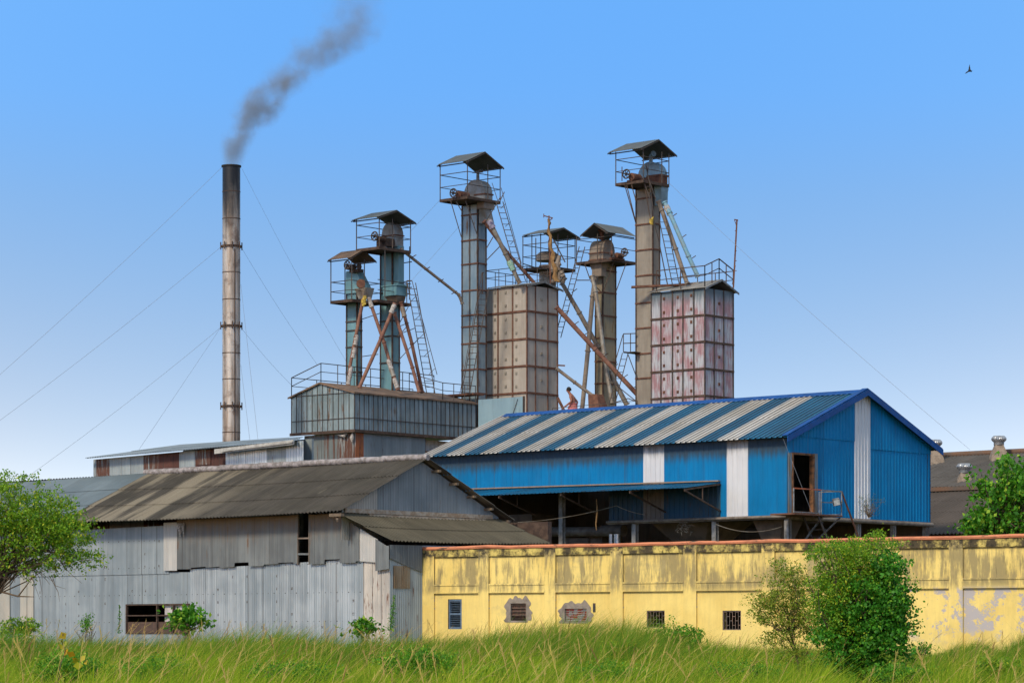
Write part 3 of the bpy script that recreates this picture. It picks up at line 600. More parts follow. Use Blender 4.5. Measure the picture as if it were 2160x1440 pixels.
mb = MB(); mb.bar(lp+Vector((-.3, 0, .05)), lp+Vector((.2, 0, .05)), .03); mb.bar(lp+Vector((0, 0, .05)), lp+Vector((0, -.16, 0)), .03); mb.build('bracket', M['steel'], fl)
# machinery in the open bay: hoppers, pipes
m_hb = plain('brown_hopper', '#62554c', '#4c433d', .8, 0, 1.5)
def hopper(px0, px1, b, ztop, zbot, lab):
    a0, a1 = BS.A(px1, b), BS.A(px0, b); mb = MB(); am = (a0+a1)/2; h = .32
    top = [BS.P(a0, b, ztop), BS.P(a1, b, ztop), BS.P(a1, b+(a1-a0), ztop), BS.P(a0, b+(a1-a0), ztop)]; bm_ = b+(a1-a0)/2
    bot = [BS.P(am-h, bm_-h, zbot), BS.P(am+h, bm_-h, zbot), BS.P(am+h, bm_+h, zbot), BS.P(am-h, bm_+h, zbot)]
    for k in range(4): mb.face([top[k], bot[k], bot[(k+1) % 4], top[(k+1) % 4]])
    t_ = thing('grain_hopper', lab, 'hopper', BS.P(am, bm_, zbot-.6), 'hoppers under the blue shed')
    mb.build('funnel', m_hb, t_); mb = MB(); mb.tube([BS.P(am, bm_, zbot), BS.P(am, bm_, zbot-.6)], h*.8, 12); mb.build('outlet', m_hb, t_)
    mb = MB(); mb.fbox(BS, a0-.05, a1+.05, b-.05, b, ztop-.1, ztop); mb.build('rim', M['rustdark'], t_)
hopper(1370, 1495, .6, bz0-.05, bz0-1.5, 'wide brown funnel hopper under the blue shed between the second and third posts')
hopper(1585, 1650, .5, bz0-.05, bz0-1.3, 'narrow brown funnel hopper under the near corner of the blue shed')
def D(px, py, b):   # point in the open bay at offset b behind the long wall
    a = BS.A(px, b); return BS.P(a, b, BS.Z(py, a, b))
mb = MB(); mb.tube([D(1156, 1121, 1.2), D(1270, 1121, 1.2)], .2, 14); mb.tube([D(1270, 1119, 1.2), D(1316, 1119, 1.2)], .24, 14); tag(mb.build('duct_pipe', plain('duct', '#6e655e', '#554c46', .6, .2, 2)), 'horizontal brown duct pipe in the dark bay under the blue shed', 'pipe')
for x0, lab in ((1289, 'left short silver pipe standing below the duct in the dark bay'), (1302, 'right, wider silver pipe standing below the duct in the dark bay')):
    mb = MB(); p = D(x0, 1126, .8); mb.tube([Vector((p.x, p.y, GZ)), p], .09 if x0 < 1295 else .14, 12); tag(mb.build('flue_pipe', plain('silver', '#c3c6c9', '#8f9296', .3, .7, 3)), lab, 'pipe', 'silver pipes')
mb = MB(); a0 = BS.A(1074, 2.5); a1 = BS.A(1122, 2.5); mb.fbox(BS, a1, a0, 2.5, 4, D(1100, 1117, 2.5).z, D(1100, 1084, 2.5).z)
t_ = thing('furnace_casing', 'brown boxy casing in the dark bay behind the end of the grey shed roof', 'machine', BS.P((a0+a1)/2, 3, GZ)); mb.build('casing', m_hb, t_)
mb = MB(); mb.tube([BS.P((a0+a1)/2, 3, GZ), BS.P((a0+a1)/2, 3, D(1100, 1117, 2.5).z)], .5, 12); mb.build('leg', m_hb, t_)
mb = MB(); mb.fbox(BS, BS.A(1270, 1.5), BS.A(1190, 1.5), 1.5, 2.8, GZ, D(1200, 1131, 1.5).z); mb.fbox(BS, BS.A(1240, 1.4), BS.A(1200, 1.4), 1.4, 1.5, GZ+2, D(1200, 1135, 1.4).z)
tag(mb.build('machine_casing', m_hb), 'low brown machine casing below the duct pipe in the dark bay', 'machine')
mb = MB(); pa, pb_ = D(1092, 1101, -1.5), D(1300, 1066, -1.2)
def sagline(p, q, sag, r, n=14):
    pts = [p.lerp(q, k/n)-ZUP*sag*4*(k/n)*(1-k/n) for k in range(n+1)]; mb = MB(); mb.tube(pts, r, 4); return mb
tag(sagline(pa, pb_, .12, .012).build('cable', M['pipe']), 'thin pale cable strung across the open bay from the grey roof', 'cable')
tag(sagline(pb_, D(1360, 1085, -.3), .05, .012).build('cable', M['pipe']), 'thin pale cable sagging right below the awning', 'cable')
tag(sagline(D(1510, 1105, -.1), D(1650, 1110, -.1), .25, .012).build('cable', M['pipe']), 'dark cable sagging between two posts under the blue shed', 'cable')
mb = MB(); p = D(1258, 1052, -1.2); mb.tube([p, p-ZUP*.5+Vector((.03, 0, 0)), p-ZUP*1.0-Vector((.02, 0, 0)), p-ZUP*1.25], [.02, .04, .03, .015], 5); tag(mb.build('hanging_rag', M['cloth']), 'thin twisted pale rag hanging from the awning bracket', 'rag')
mb = MB()
for k in range(60):
    a = rng.normal(0, .14, 2); p = D(1443, 1104, -.25)+Vector((a[0], 0, a[1]*.9-.12)); mb.tube([p, p+Vector((rng.normal(0, .09), rng.normal(0, .05), -abs(rng.normal(0, .08))))], .006, 4)
tag(mb.build('tangled_netting', M['pipe']), 'tangle of whitish netting caught under the floor beam of the blue shed', 'netting')
# ---------------- far brown-roofed building right ----------------
N = Fr(2230, 118); nb = 12; nze = N.Z(1119); nzr = N.Z(936, 0, nb)
fb = thing('brown_roofed_building', 'large brown-grey roofed building behind the blue shed, with roof vents', 'building', N.P(0, 0, GZ))
m_nr = sheet('far_roof', '#57524e', '#48433f', '#6a5040', .25, 1.2, .22, sx=.9, sy=.4, rough=.8, rsx=.8, rsy=.5)
m_nr2 = sheet('far_roof_lower', '#4c443f', '#433c37', '#654c3a', .2, 1.2, .15, sx=1, sy=.5, rough=.85, rsx=1, rsy=.6)
bmid = nb*.52; zmid = nze+(nzr-nze)*.55
mb = MB(); croof(mb, N.P(-4, bmid-.3, zmid+.05), N.P(17, bmid-.3, zmid+.05), N.P(-4, nb, nzr), N.P(17, nb, nzr), .2, .03, rows=3, lap=.01); mb.build('upper_roof', m_nr, fb)
mb = MB(); croof(mb, N.P(-4, 0, nze), N.P(17, 0, nze), N.P(-4, bmid, zmid-.06), N.P(17, bmid, zmid-.06), .2, .03, rows=4, lap=.01); mb.build('lower_roof', m_nr2, fb)
mb = MB(); mb.fbox(N, -4, 17, bmid-.36, bmid-.3, zmid-.12, zmid+.06); mb.tube([N.P(-4, nb, nzr+.05), N.P(17, nb, nzr+.05)], .14, 8); mb.build('flashing', plain('rust_flash', '#6a5040', '#5a4f48', .8, 0, 1), fb)
mb = MB(); mb.fbox(N, -4, 17, .2, .3, GZ, nze+.08); mb.fbox(N, -4, -3.9, .3, 21.8, GZ, nze); mb.fbox(N, -4, 17, 21.8, 21.9, GZ, nze); mb.fbox(N, 16.9, 17, .3, 21.8, GZ, nze); mb.build('wall', M['rustdark'], fb)
mb = MB(); mb.face([N.P(-4, nb, nzr), N.P(17, nb, nzr), N.P(17, 22, nze), N.P(-4, 22, nze)][::-1]); mb.build('rear_roof', m_nr, fb)
def vent(px, py0, py1, b, lab):
    a = N.A(px, b); p = N.P(a, b, 0); d = p.y; k = F/d; z0 = E+(HZ-py1)/k; z1 = E+(HZ-py0)/k; h = z1-z0; r = .33
    t_ = thing('turbine_vent', lab, 'roof vent', (p.x, p.y, z0-.2), 'turbine vents on the brown roof'); p = Vector((p.x, p.y, 0))
    mb = MB(); mb.tube([p+ZUP*(z0-.35), p+ZUP*(z0), p+ZUP*(z0+h*.55)], [.62, .50, .24], 4, twist=.78); mb.build('flared_base', plain('vent_base', '#8c7d6e', '#75675a', .7), t_)
    mb = MB(); mb.tube([p+ZUP*(z0+h*.5), p+ZUP*(z0+h*.68)], .24, 20); mb.build('neck', M['steelpale'], t_)
    mb = MB(); rows = []
    for j in range(9):
        f = j/8; rr = r*(.72+.30*math.sin(math.pi*f)); zz = z0+h*(.66+.34*f)
        rows.append([p+Vector((math.cos(2*math.pi*q/48+f*.25)*rr*(1+.05*(q % 2)), math.sin(2*math.pi*q/48+f*.25)*rr*(1+.05*(q % 2)), zz)) for q in range(48)])
    mb.grid(rows, close=True, smooth=False); mb.face(rows[-1]); mb.build('turbine_head', plain('vent_metal', '#b5b6b8', '#86888c', .35, .6, 6), t_)
vent(2107, 919, 958, nb-.9, 'silver turbine vent highest on the brown roof, at the right edge of the photo')
vent(1972, 927, 966, nb-1.2, 'silver turbine vent half hidden behind the right corner of the blue shed')
vent(2034, 977, 1018, bmid+.9, 'silver turbine vent lower down the brown roof, beside the leafy tree')
# ---------------- yellow plastered building ----------------
YT = Vector((17.55, -11.7, 0)).normalized(); YN = Vector((-YT.y, YT.x, 0))
Y = Fr(893, 95, YT, YN); yL = Y.A(2260); ref = Y.A(1330)
yz = lambda py, px=1330: Y.Z(py, Y.A(px))
zc1, zc0, zfr, zpn, zld = yz(1144), yz(1151), yz(1167), yz(1227), yz(1247)
g = G('yellow_plaster', .85, 0, .2); u, v = g.uv()
big = g.noise(u, v, 1.0, .45, 5); c = g.mix(g.ss(big, .4, .62), lin('#e2c97a'), lin('#d6bb6c'))
fine = g.noise(u, v, 8.0, 14.0, 5, .7); c = g.mix(g.ss(fine, .5, .8, 0, .25), c, lin('#a89468'))
stk = g.noise(g.m('MULTIPLY', u, 5.5), g.m('MULTIPLY', v, .7), 2.0, 1.0, 7, .7); blot = g.noise(u, v, 6.0, .8, 4)
s2 = g.m('ADD', g.m('MULTIPLY', stk, .6), g.m('MULTIPLY', blot, .4))
up = g.ss(v, zld-.15, zld+.2)
gr = g.m('MULTIPLY', g.ss(s2, .42, .56), g.m('ADD', g.m('MULTIPLY', up, .74), .13)); c = g.mix(gr, c, lin('#867a5a'))
gr2 = g.m('MULTIPLY', g.ss(g.noise(g.m('MULTIPLY', u, 14), g.m('MULTIPLY', v, 1.2), 3.0, 1.0, 6, .7), .56, .68), g.m('ADD', g.m('MULTIPLY', up, .6), .1)); c = g.mix(gr2, c, lin('#5e5840'))
c = g.mix(g.ss(g.noise(u, v, 21.0, .9, 8, .7), .56, .70, 0, .55), c, lin('#a89a70')); mold = g.m('MULTIPLY', g.ss(v, zfr-.12, zfr+.04), g.ss(g.noise(u, v, 5.0, 3.2, 7, .7), .36, .56)); c = g.mix(mold, c, lin('#3c3830'))
pn = g.noise(u, v, 11.0, 2.6, 10, .78)
reg = g.m('MULTIPLY', g.ss(u, Y.o.dot(YT)+15.6, Y.o.dot(YT)+17.2), g.m('MULTIPLY', g.ss(v, 1.3, 1.9), g.ss(v, zld+.1, zld-.1)))
bandn = g.m('MULTIPLY', reg, g.ss(g.m('ADD', pn, g.m('MULTIPLY', g.m('SUBTRACT', blot, .5), .5)), .53, .55)); c = g.mix(bandn, c, lin('#a8a2a4'))
g.bump(g.m('ADD', fine, g.m('MULTIPLY', bandn, -2.0)), .25, .01); m_y = g.col(c)
g = G('stained_frieze', .9, 0, .15); u, v = g.uv(); n_ = g.noise(u, v, 5.0, 2.4, 8, .72); n3 = g.noise(g.m('MULTIPLY', u, 3), v, 5.0, 1.0, 4)
c = g.mix(g.ss(g.m('ADD', g.m('MULTIPLY', n_, .6), g.m('MULTIPLY', n3, .4)), .40, .56), lin('#c8b468'), lin('#4a4234')); c = g.mix(g.ss(g.noise(u, v, 1.0, 6.0, 6, .7), .52, .62, 0, .8), c, lin('#2c2a24')); m_fz = g.col(c)
g = G('orange_coping', .85, 0, .2); u, v = g.uv(); c = g.mix(g.ss(g.noise(u, v, 5.0, 1.8, 6, .65), .45, .62), lin('#c27c5c'), lin('#a86a50')); c = g.mix(g.ss(g.noise(u, v, 2.0, 1.3, 8, .75), .56, .66), c, lin('#4c453c')); m_cp = g.col(c)
yb = thing('yellow_building', 'long low yellow plastered building wall with recessed panels, mould stains and small barred windows', 'building', Y.P(0, 0, GZ))
wins = [(945, 974, 1263, 1326), (1074, 1113, 1268, 1312), (1188, 1241, 1279, 1314), (1364, 1402, 1287, 1323), (1524, 1563, 1287, 1328)]
H = [(Y.A(a), Y.A(b), Y.Z(y1, Y.A(a)), Y.Z(y0, Y.A(a))) for a, b, y0, y1 in wins]
mb = MB(); xs_ = sorted({0, yL, *[h[0] for h in H], *[h[1] for h in H]})
for i in range(len(xs_)-1):
    x0, x1 = xs_[i], xs_[i+1]; hh = [h for h in H if h[0] <= x0+1e-6 and h[1] >= x1-1e-6]
    if hh: h = hh[0]; mb.fbox(Y, x0, x1, 0, .22, GZ-.4, h[2]); mb.fbox(Y, x0, x1, 0, .22, h[3], zc0)
    else: mb.fbox(Y, x0, x1, 0, .22, GZ-.4, zc0)
mb.build('wall', m_y, yb)
pil = [(893, 918), (1012, 1033), (1151, 1174), (1290, 1316), (1444, 1471), (1609, 1636), (1800, 1830), (2004, 2033), (2235, 2270)]
for x0, x1 in pil:
    mb = MB(); mb.fbox(Y, Y.A(x0)-.003, Y.A(x1), -.075, -.001, GZ-.4, zc0-.002); mb.build('pilaster', m_y, yb)
mb = MB(); lg = MB()
for i in range(len(pil)-1):
    a0, a1 = Y.A(pil[i][1])+.001, Y.A(pil[i+1][0])-.004
    mb.fbox(Y, a0, a1, -.068, -.001, zfr, zc0-.003); lg.fbox(Y, a0, a1, -.06, -.001, zld, zpn); lg.fbox(Y, a0, a1, -.085, -.06, zpn-.05, zpn+.001); lg.fbox(Y, a0, a1, -.085, -.06, zld-.001, zld+.05)
mb.build('frieze', m_fz, yb); lg.build('ledge', m_y, yb)
mb = MB(); k = 26; rows = []
for i in range(k+1):
    a = yL*i/k; j = rng.normal(0, .008); rows.append([Y.P(a, -.10, zc0+j), Y.P(a, -.12, (zc0+zc1)/2+j), Y.P(a, -.06, zc1+j), Y.P(a, .3, zc1+j), Y.P(a, .32, zc0)])
mb.grid(rows, uvs=[[(q[0].dot(YT), .3*i) for i in range(5)] for q in rows for _ in [0]][:0] or [[(p.dot(YT), .2*i) for i, p in enumerate(r)] for r in rows], smooth=False); mb.face(rows[0]); mb.build('coping', m_cp, yb)
mb = MB(); mb.fbox(Y, .2, yL, .25, 3.2, zc0-.25, zc0-.1); mb.fbox(Y, 0, yL, 3.2, 3.4, GZ-.3, zc0-.05); mb.build('flat_roof', M['rustdark'], yb)
def dow(i, nm, build, lab): 
    h = H[i]; t_ = build(h); return t_
mw = plain('blue_window_frame', '#5a6f86', '#4c5c70', .6); mbar = plain('window_bar', '#7a6458', '#55504c', .7)
h = H[0]; mb = MB(); f = .07
for a0, a1, z0, z1 in ((h[0], h[0]+f, h[2], h[3]), (h[1]-f, h[1], h[2], h[3]), (h[0]+f, h[1]-f, h[3]-f, h[3]), (h[0]+f, h[1]-f, h[2], h[2]+f), (h[0]+f, h[1]-f, (h[2]+h[3])/2-.03, (h[2]+h[3])/2+.03)): mb.fbox(Y, a0, a1, .02, .12, z0, z1)
wn_ = mb.build('window', mw, yb, 'tall blue-framed louvred window')
mb = MB()
for k in range(14):
    z = h[2]+.1+(h[3]-h[2]-.15)*k/14
    mb.obox(Y.P(h[0]+f, .05, z), YT*(h[1]-h[0]-2*f), YN*.05, ZUP*.012)
mb.build('louvre', mw, wn_)
mb = MB(); mb.fbox(Y, h[0], h[0]+.03, .0, .02, h[2], h[3]); mb.build('glass', plain('dark_glass', '#20262c', '#2a3036', .1, 0, 2), wn_)
m_cem = plain('raw_cement', '#8a8078', '#736a62', .95, 0, 4)
for i, (cc1, cc2) in ((1, ('#5a4238', '#4a3830')), (2, ('#b8483e', '#a9a09c'))):
    h = H[i]; mb = MB(); aw = h[1]-h[0]
    # ragged cement surround
    out = []; inn = []
    for k in range(36):
        t = k/36; 
        if t < .3: q = t/.3; p = (h[0], h[2]-.0+(h[3]-h[2])*q); o_ = (-1, 0)
        elif t < .7: q = (t-.3)/.4; p = (h[0]+aw*q, h[3]); o_ = (0, 1)
        else: q = (t-.7)/.3; p = (h[1], h[3]-(h[3]-h[2])*q); o_ = (1, 0)
        rr = .13+.05*math.sin(k*.8+i)+.03*math.sin(k*1.7)+rng.uniform(-.015, .015)
        if k in (0, 35): rr = .13
        ex = (o_[0]*rr, o_[1]*rr)
        out.append((p[0]+ex[0], p[1]+ex[1])); inn.append(p)
    rows = [[Y.P(a, -.012, z) for a, z in inn], [Y.P(a, -.014, z) for a, z in out]]; mb.grid(rows, smooth=False)
    rows = [[Y.P(a, -.014, z) for a, z in out], [Y.P(a, .0, z) for a, z in out]]; mb.grid(rows, smooth=False)
    f = .06
    for a0, a1, z0, z1 in ((h[0], h[0]+f, h[2], h[3]), (h[1]-f, h[1], h[2], h[3]), (h[0]+f, h[1]-f, h[3]-f, h[3]), (h[0]+f, h[1]-f, h[2], h[2]+f)): mb.fbox(Y, a0, a1, -.01, .12, z0, z1)
    wn_ = mb.build('window', m_cem, yb, 'window with a broken cement surround')
    g = G('shutter_'+str(i), .8); u, v = g.uv()
    if i == 2:
        g.col(g.mix(g.ss(g.noise(u, v, 3.0, 5.0, 2), .46, .52), lin('#b0453c'), lin('#b3b0ac')))
    else: g.col(g.mix(g.ss(g.noise(g.m('MULTIPLY', u, 8), v, 3.0, 2.0, 4), .4, .6), lin('#5e463c'), lin('#443630')))
    mb = MB(); mb.fbox(Y, h[0]+f, h[1]-f, .09, .11, h[2]+f if i == 2 else h[2]+.25*(h[3]-h[2]), h[3]-f); mb.build('shutter', g.mat, wn_)
    mb = MB()
    for k in range(1, 6 if i == 1 else 7): z = h[2]+(h[3]-h[2])*k/(6 if i == 1 else 7); mb.obox(Y.P(h[0]+f, .03, z), YT*(aw-2*f), YN*.05, ZUP*(.02 if i == 2 else .012))
    mb.build('louvre', M['pipe'] if i == 2 else mbar, wn_)
for i in (3, 4):
    h = H[i]; mb = MB(); n = 6; f = .02
    for k in range(n+1): a = h[0]+.02+(h[1]-h[0]-.04)*k/n; mb.bar(Y.P(a, .05, h[2]), Y.P(a, .05, h[3]), .018)
    for k in range(n):
        a = h[0]+.02+(h[1]-h[0]-.04)*k/n; a2 = h[0]+.02+(h[1]-h[0]-.04)*(k+1)/n
        for q in ((.25, .7) if k % 2 else (.48, .92)): z = h[2]+(h[3]-h[2])*q; mb.bar(Y.P(a, .05, z), Y.P(a2, .05, z), .018)
    for a0, a1, z0, z1 in ((h[0], h[0]+.03, h[2], h[3]), (h[1]-.03, h[1], h[2], h[3]), (h[0]+.03, h[1]-.03, h[3]-.03, h[3]), (h[0]+.03, h[1]-.03, h[2], h[2]+.03)): mb.fbox(Y, a0, a1, .02, .10, z0, z1)
    mb.build('window', mbar, yb, 'small square barred window')
mb = MB(); p = Y.P(Y.A(1254), -.02, Y.Z(1290, Y.A(1254))); mb.obox(p-YT*.05, YT*.09, YN*.04, ZUP*.28); mb.build('meter_box', M['steel'], yb)
# ---------------- elevators ----------------
def wheel(p, r, parent, axis=None, mat=None):
    ax = (axis or V).normalized(); x = ZUP.cross(ax).normalized(); mb = MB(); n = 24
    mb.tube([p+x*(r*math.cos(2*math.pi*k/n))+ZUP*(r*math.sin(2*math.pi*k/n)) for k in range(n+1)], .035, 6, caps=False)
    for k in range(3): d = x*math.cos(k*math.pi/3+.2)+ZUP*math.sin(k*math.pi/3+.2); mb.bar(p-d*r, p+d*r, .035)
    mb.tube([p-ax*.12, p+ax*.3], .05, 8); return mb.build('drive_wheel', mat or M['steel'], parent)
def dome(mb, fr, a0, a1, b0, b1, zb, zt, n=14, along='v'):
    rows = []
    for k in range(n+1):
        t = math.pi*k/n
        if along == 'v': c = (a0+a1)/2; a = c-abs(a1-a0)/2*math.cos(t); rows.append([fr.P(a, b0, zb+(zt-zb)*math.sin(t)), fr.P(a, b1, zb+(zt-zb)*math.sin(t))])
        else: c = (b0+b1)/2; b = c-abs(b1-b0)/2*math.cos(t); rows.append([fr.P(a0, b, zb+(zt-zb)*math.sin(t)), fr.P(a1, b, zb+(zt-zb)*math.sin(t))])
    mb.grid(rows); mb.face([r[0] for r in rows]); mb.face([r[1] for r in rows][::-1])
def pyr(mb, fr, a0, a1, b0, b1, z1, c0, c1, e0, e1, z0):
    T_ = [fr.P(a0, b0, z1), fr.P(a1, b0, z1), fr.P(a1, b1, z1), fr.P(a0, b1, z1)]; B_ = [fr.P(c0, e0, z0), fr.P(c1, e0, z0), fr.P(c1, e1, z0), fr.P(c0, e1, z0)]
    for k in range(4): mb.face([T_[k], B_[k], B_[(k+1) % 4], T_[(k+1) % 4]])
    mb.face(T_); mb.face(B_[::-1])
def ladder(name, p0, p1, width, wdir, parent=None, rung=.3, r=.022, label=None, cage=False):
    p0, p1 = Vector(p0), Vector(p1); wv = wdir.normalized()*width; mb = MB()
    for s_ in (0, 1): mb.bar(p0+wv*s_, p1+wv*s_, r*2)
    L_ = (p1-p0).length; n = int(L_/rung)
    for k in range(1, n): q = p0.lerp(p1, k/n); mb.bar(q, q+wv, r*1.3)
    if cage:
        o_ = cage; mb.bar(p0+o_, p1+o_, r*1.3)
        for k in range(1, 6): q = p0.lerp(p1, k/6); mb.bar(q+wv, q+o_, r*1.2)
    return mb.build(name, M['steel'], parent)
def shaft(fr, xl, xr, ytop, ys, mat, parent, seams=0, z0=GZ, name='shaft', fm=None):
    a = fr.A(xl); b = fr.B(xr); zt = fr.Z(ytop); mb = MB(); mb.fbox(fr, 0, a, 0, b, z0, zt)
    o = mb.build(name, mat, parent)
    for y in ys:
        z = fr.Z(y); mb = MB(); mb.fbox(fr, -.05, a+.05, -.05, b+.05, z-.035, z+.035); mb.build('flange', fm or M['rust'], o)
    mb = MB()
    for aa, bb in ((0, 0), (a, 0), (0, b)): mb.fbox(fr, aa-.035, aa+.035, bb-.035, bb+.035, z0+.1, zt-.02)
    for k in range(1, seams+1): mb.fbox(fr, a*k/(seams+1)-.03, a*k/(seams+1)+.03, -.03, -.004, z0+.1, zt-.02)
    mb.build('edge_angle', M['rustdark'], o); return o, a, b, zt
def deck(parent, fr, xl, xr, y, hr=.95, cn=None, mat=None, posts=True, rails=(1, 1, 1, 1), a0=0):
    a = fr.A(xl); b = fr.B(xr); z = fr.Z(y); mb = MB(); mb.fbox(fr, a0, a, 0, b, z-.05, z); mb.fbox(fr, a0-.02, a+.02, -.03, 0, z-.12, z+.02); mb.fbox(fr, a, a+.03, 0, b, z-.12, z+.02); mb.fbox(fr, a0-.03, a0, 0, b, z-.12, z+.02); mb.fbox(fr, a0, a, b, b+.03, z-.12, z+.02)
    mb.build('deck', mat or M['rustdark'], parent)
    cs = [fr.P(a0, 0, z), fr.P(a, 0, z), fr.P(a, b, z), fr.P(a0, b, z)]; mb = MB()
    for k in range(4):
        if rails[k]: p, q = cs[k], cs[(k+1) % 4]; mb.bar(p+ZUP*hr, q+ZUP*hr, .035); mb.bar(p+ZUP*hr*.5, q+ZUP*hr*.5, .03)
    mb.build('railing', M['steel'], parent); return a, b, z, cs
def canopy(parent, fr, xl, xr, ye, yr, posts, zdeck, along='u', mat=None, d2=0):
    "gable canopy; along = ridge direction"
    a = fr.A(xl); b = fr.B(xr); z0 = fr.Z(ye); mb = MB(); sm = mat or M['canopy']
    if along == 'u':
        zr_ = fr.Z(yr, 0, b/2); croof(mb, fr.P(0, 0, z0), fr.P(a, 0, z0), fr.P(0, b/2, zr_), fr.P(a, b/2, zr_), .12, .018, rows=1)
        croof(mb, fr.P(a, b, z0), fr.P(0, b, z0), fr.P(a, b/2, zr_), fr.P(0, b/2, zr_), .12, .018, rows=1); e = [(0, 0), (a, 0)]; 
        bars = [(fr.P(.0, 0, z0-.05), fr.P(0, b/2, zr_-.06)), (fr.P(0, b, z0-.05), fr.P(0, b/2, zr_-.06)), (fr.P(a, 0, z0-.05), fr.P(a, b/2, zr_-.06)), (fr.P(0, .15, z0-.04), fr.P(a, .15, z0-.04)), (fr.P(0, b-.15, z0-.04), fr.P(a, b-.15, z0-.04)), (fr.P(0, b/2, zr_-.05), fr.P(a, b/2, zr_-.05))]
    else:
        zr_ = fr.Z(yr, a/2, 0); croof(mb, fr.P(0, 0, z0), fr.P(0, b, z0), fr.P(a/2, 0, zr_), fr.P(a/2, b, zr_), .12, .018, rows=1)
        croof(mb, fr.P(a, b, z0), fr.P(a, 0, z0), fr.P(a/2, b, zr_), fr.P(a/2, 0, zr_), .12, .018, rows=1)
        bars = [(fr.P(0, 0, z0-.05), fr.P(a/2, 0, zr_-.06)), (fr.P(a, 0, z0-.05), fr.P(a/2, 0, zr_-.06)), (fr.P(.15, 0, z0-.04), fr.P(.15, b, z0-.04)), (fr.P(a-.15, 0, z0-.04), fr.P(a-.15, b, z0-.04))]
    ro = mb.build('canopy_roof', sm, parent); mb = MB()
    for p, q in bars: mb.bar(p, q, .05)
    mb.build('roof_frame', M['steel'], ro)
    for p in posts:
        mb = MB(); mb.bar(p, Vector((p.x, p.y, z0+.06)), .05); mb.build('post', M['steel'], parent)
    return z0
def pxbar(mb, x0, y0, x1, y1, d, d1=None, w_=.045): mb.bar(at(x0, y0, d), at(x1, y1, d1 or d), w_)
def pipe(name, label, pts, r, mat, cat='pipe', group=None, wraps=(), studs=0):
    P_ = [at(*p) for p in pts]; mb = MB(); mb.tube(P_, r, 14)
    if len(P_) > 1:
        for k in range(len(P_)): mb.tube([P_[k]-(P_[min(k+1, len(P_)-1)]-P_[max(k-1, 0)]).normalized()*.03, P_[k]+(P_[min(k+1, len(P_)-1)]-P_[max(k-1, 0)]).normalized()*.03], r*1.35, 14)
    o = mb.build(name, mat, None, label, cat, group)
    tot = P_[-1]-P_[0]
    for f, nm, wm in wraps:
        q = P_[0]+tot*f; dr = tot.normalized(); mb = MB(); mb.tube([q-dr*.25, q-dr*.08, q+dr*.1, q+dr*.26], [r*1.15, r*1.5, r*1.3, r*1.55], 10); mb.build(nm, wm, o)
    for k in range(studs): q = P_[0]+tot*((k+.7)/(studs+.5)); mb = MB(); mb.bar(q, q+Vector((.28, 0, .08))+ZUP*r, .04); mb.build('lug', M['rustdark'], o)
    return o
# --- teal small elevator (left)
t1 = thing('bucket_elevator', 'shortest teal elevator shaft at the far left with a rusty pitched canopy', 'elevator', Fr(753, 144).P(0, 0, GZ), 'bucket elevators')
f = Fr(753, 144); shaft(f, 731.5, 762, 572, (677, 696, 731, 784), M['teal'], t1, fm=M['steel'])
mb = MB(); a = f.A(731.5); b = f.B(764); pyr(mb, f, .0, a, -.05, b+.05, f.Z(570), -.4, a, -.1, b+.2, f.Z(604)); mb.fbox(f, -.4, a, -.1, b+.2, f.Z(618), f.Z(604)); mb.build('head_casing', M['teal'], t1)
dk = Fr(742, 143); a, b, z, cs = deck(t1, dk, 698, 801, 631, .95)
mb = MB(); 
cn = Fr(739, 142.7); canopy(t1, cn, 691, 794, 544, 526, [cs[0], cs[1], dk.P(0, b*.45, z), dk.P(a, b*.5, z)], z, mat=M['roofdust'])
wheel(at(732.5, 559, 143.2), .20, t1); mb = MB(); p = at(749, 563, 143.6); mb.tube([p, p+U*.5], .12, 10); mb.obox(p-U*.2-ZUP*.25, U*.6, V*.4, ZUP*.15); mb.tube([p-U*.25, p-U*.3], .17, 10); mb.build('motor', M['rustdark'], t1)
mb = MB(); p = at(761, 599, 142.9); mb.tube([p, p+V*.02-Vector((0, .25, 0))], .22, 14); mb.build('round_cover', M['rust'], t1)
mb = MB(); pyr(mb, Fr(775, 143.2), 0, .9, 0, .5, at(0, 606, 143.2).z, .1, .7, .1, .4, at(0, 628, 143.2).z); mb.build('outlet', M['pipe'], t1)
mb = MB(); p = at(768, 620, 142.8)
for k in range(6): q = p+Vector((rng.normal(0, .08), 0, -.1-.07*k)); mb.tube([q, q+Vector((rng.normal(0, .1), -.04, -.16))], [.09, .07], 6)
mb.build('yellow_bag', M['yellow_cloth'], t1)
# --- teal tall elevator
t2 = thing('bucket_elevator', 'taller teal elevator shaft with a grey domed head under a grey canopy', 'elevator', Fr(827.5, 144.5).P(0, 0, GZ), 'bucket elevators')
f = Fr(827.5, 144.5); so, a, b, zt_ = shaft(f, 803, 842, 520, (616, 676, 708, 764), M['teal'], t2, fm=M['steel'])
mb = MB(); mb.fbox(f, -.38, -.05, .05, b*.9, f.Z(602), f.Z(519)); mb.build('side_duct', M['teal'], t2)
h = Fr(833, 144.2); a = h.A(805); b = h.B(851); mb = MB(); dome(mb, h, 0, a, 0, b, h.Z(495), h.Z(468)); mb.fbox(h, 0, a*.55, 0, b, h.Z(519), h.Z(495)); mb.fbox(h, a*.55, a, .1, b, h.Z(516), h.Z(495)); ho = mb.build('domed_head', M['head'], t2)
mb = MB(); mb.fbox(h, -.04, a+.04, -.04, b+.04, h.Z(496.5), h.Z(494)); mb.build('head_flange', M['rust'], ho)
mb = MB(); q = Fr(832, 144); mb.fbox(q, -.25, q.A(811), -.1, q.B(852), q.Z(623), q.Z(601)); mb.fbox(q, -.35, q.A(808), -.15, q.B(853), q.Z(603), q.Z(601)); mb.build('gate_box', M['teal'], t2)
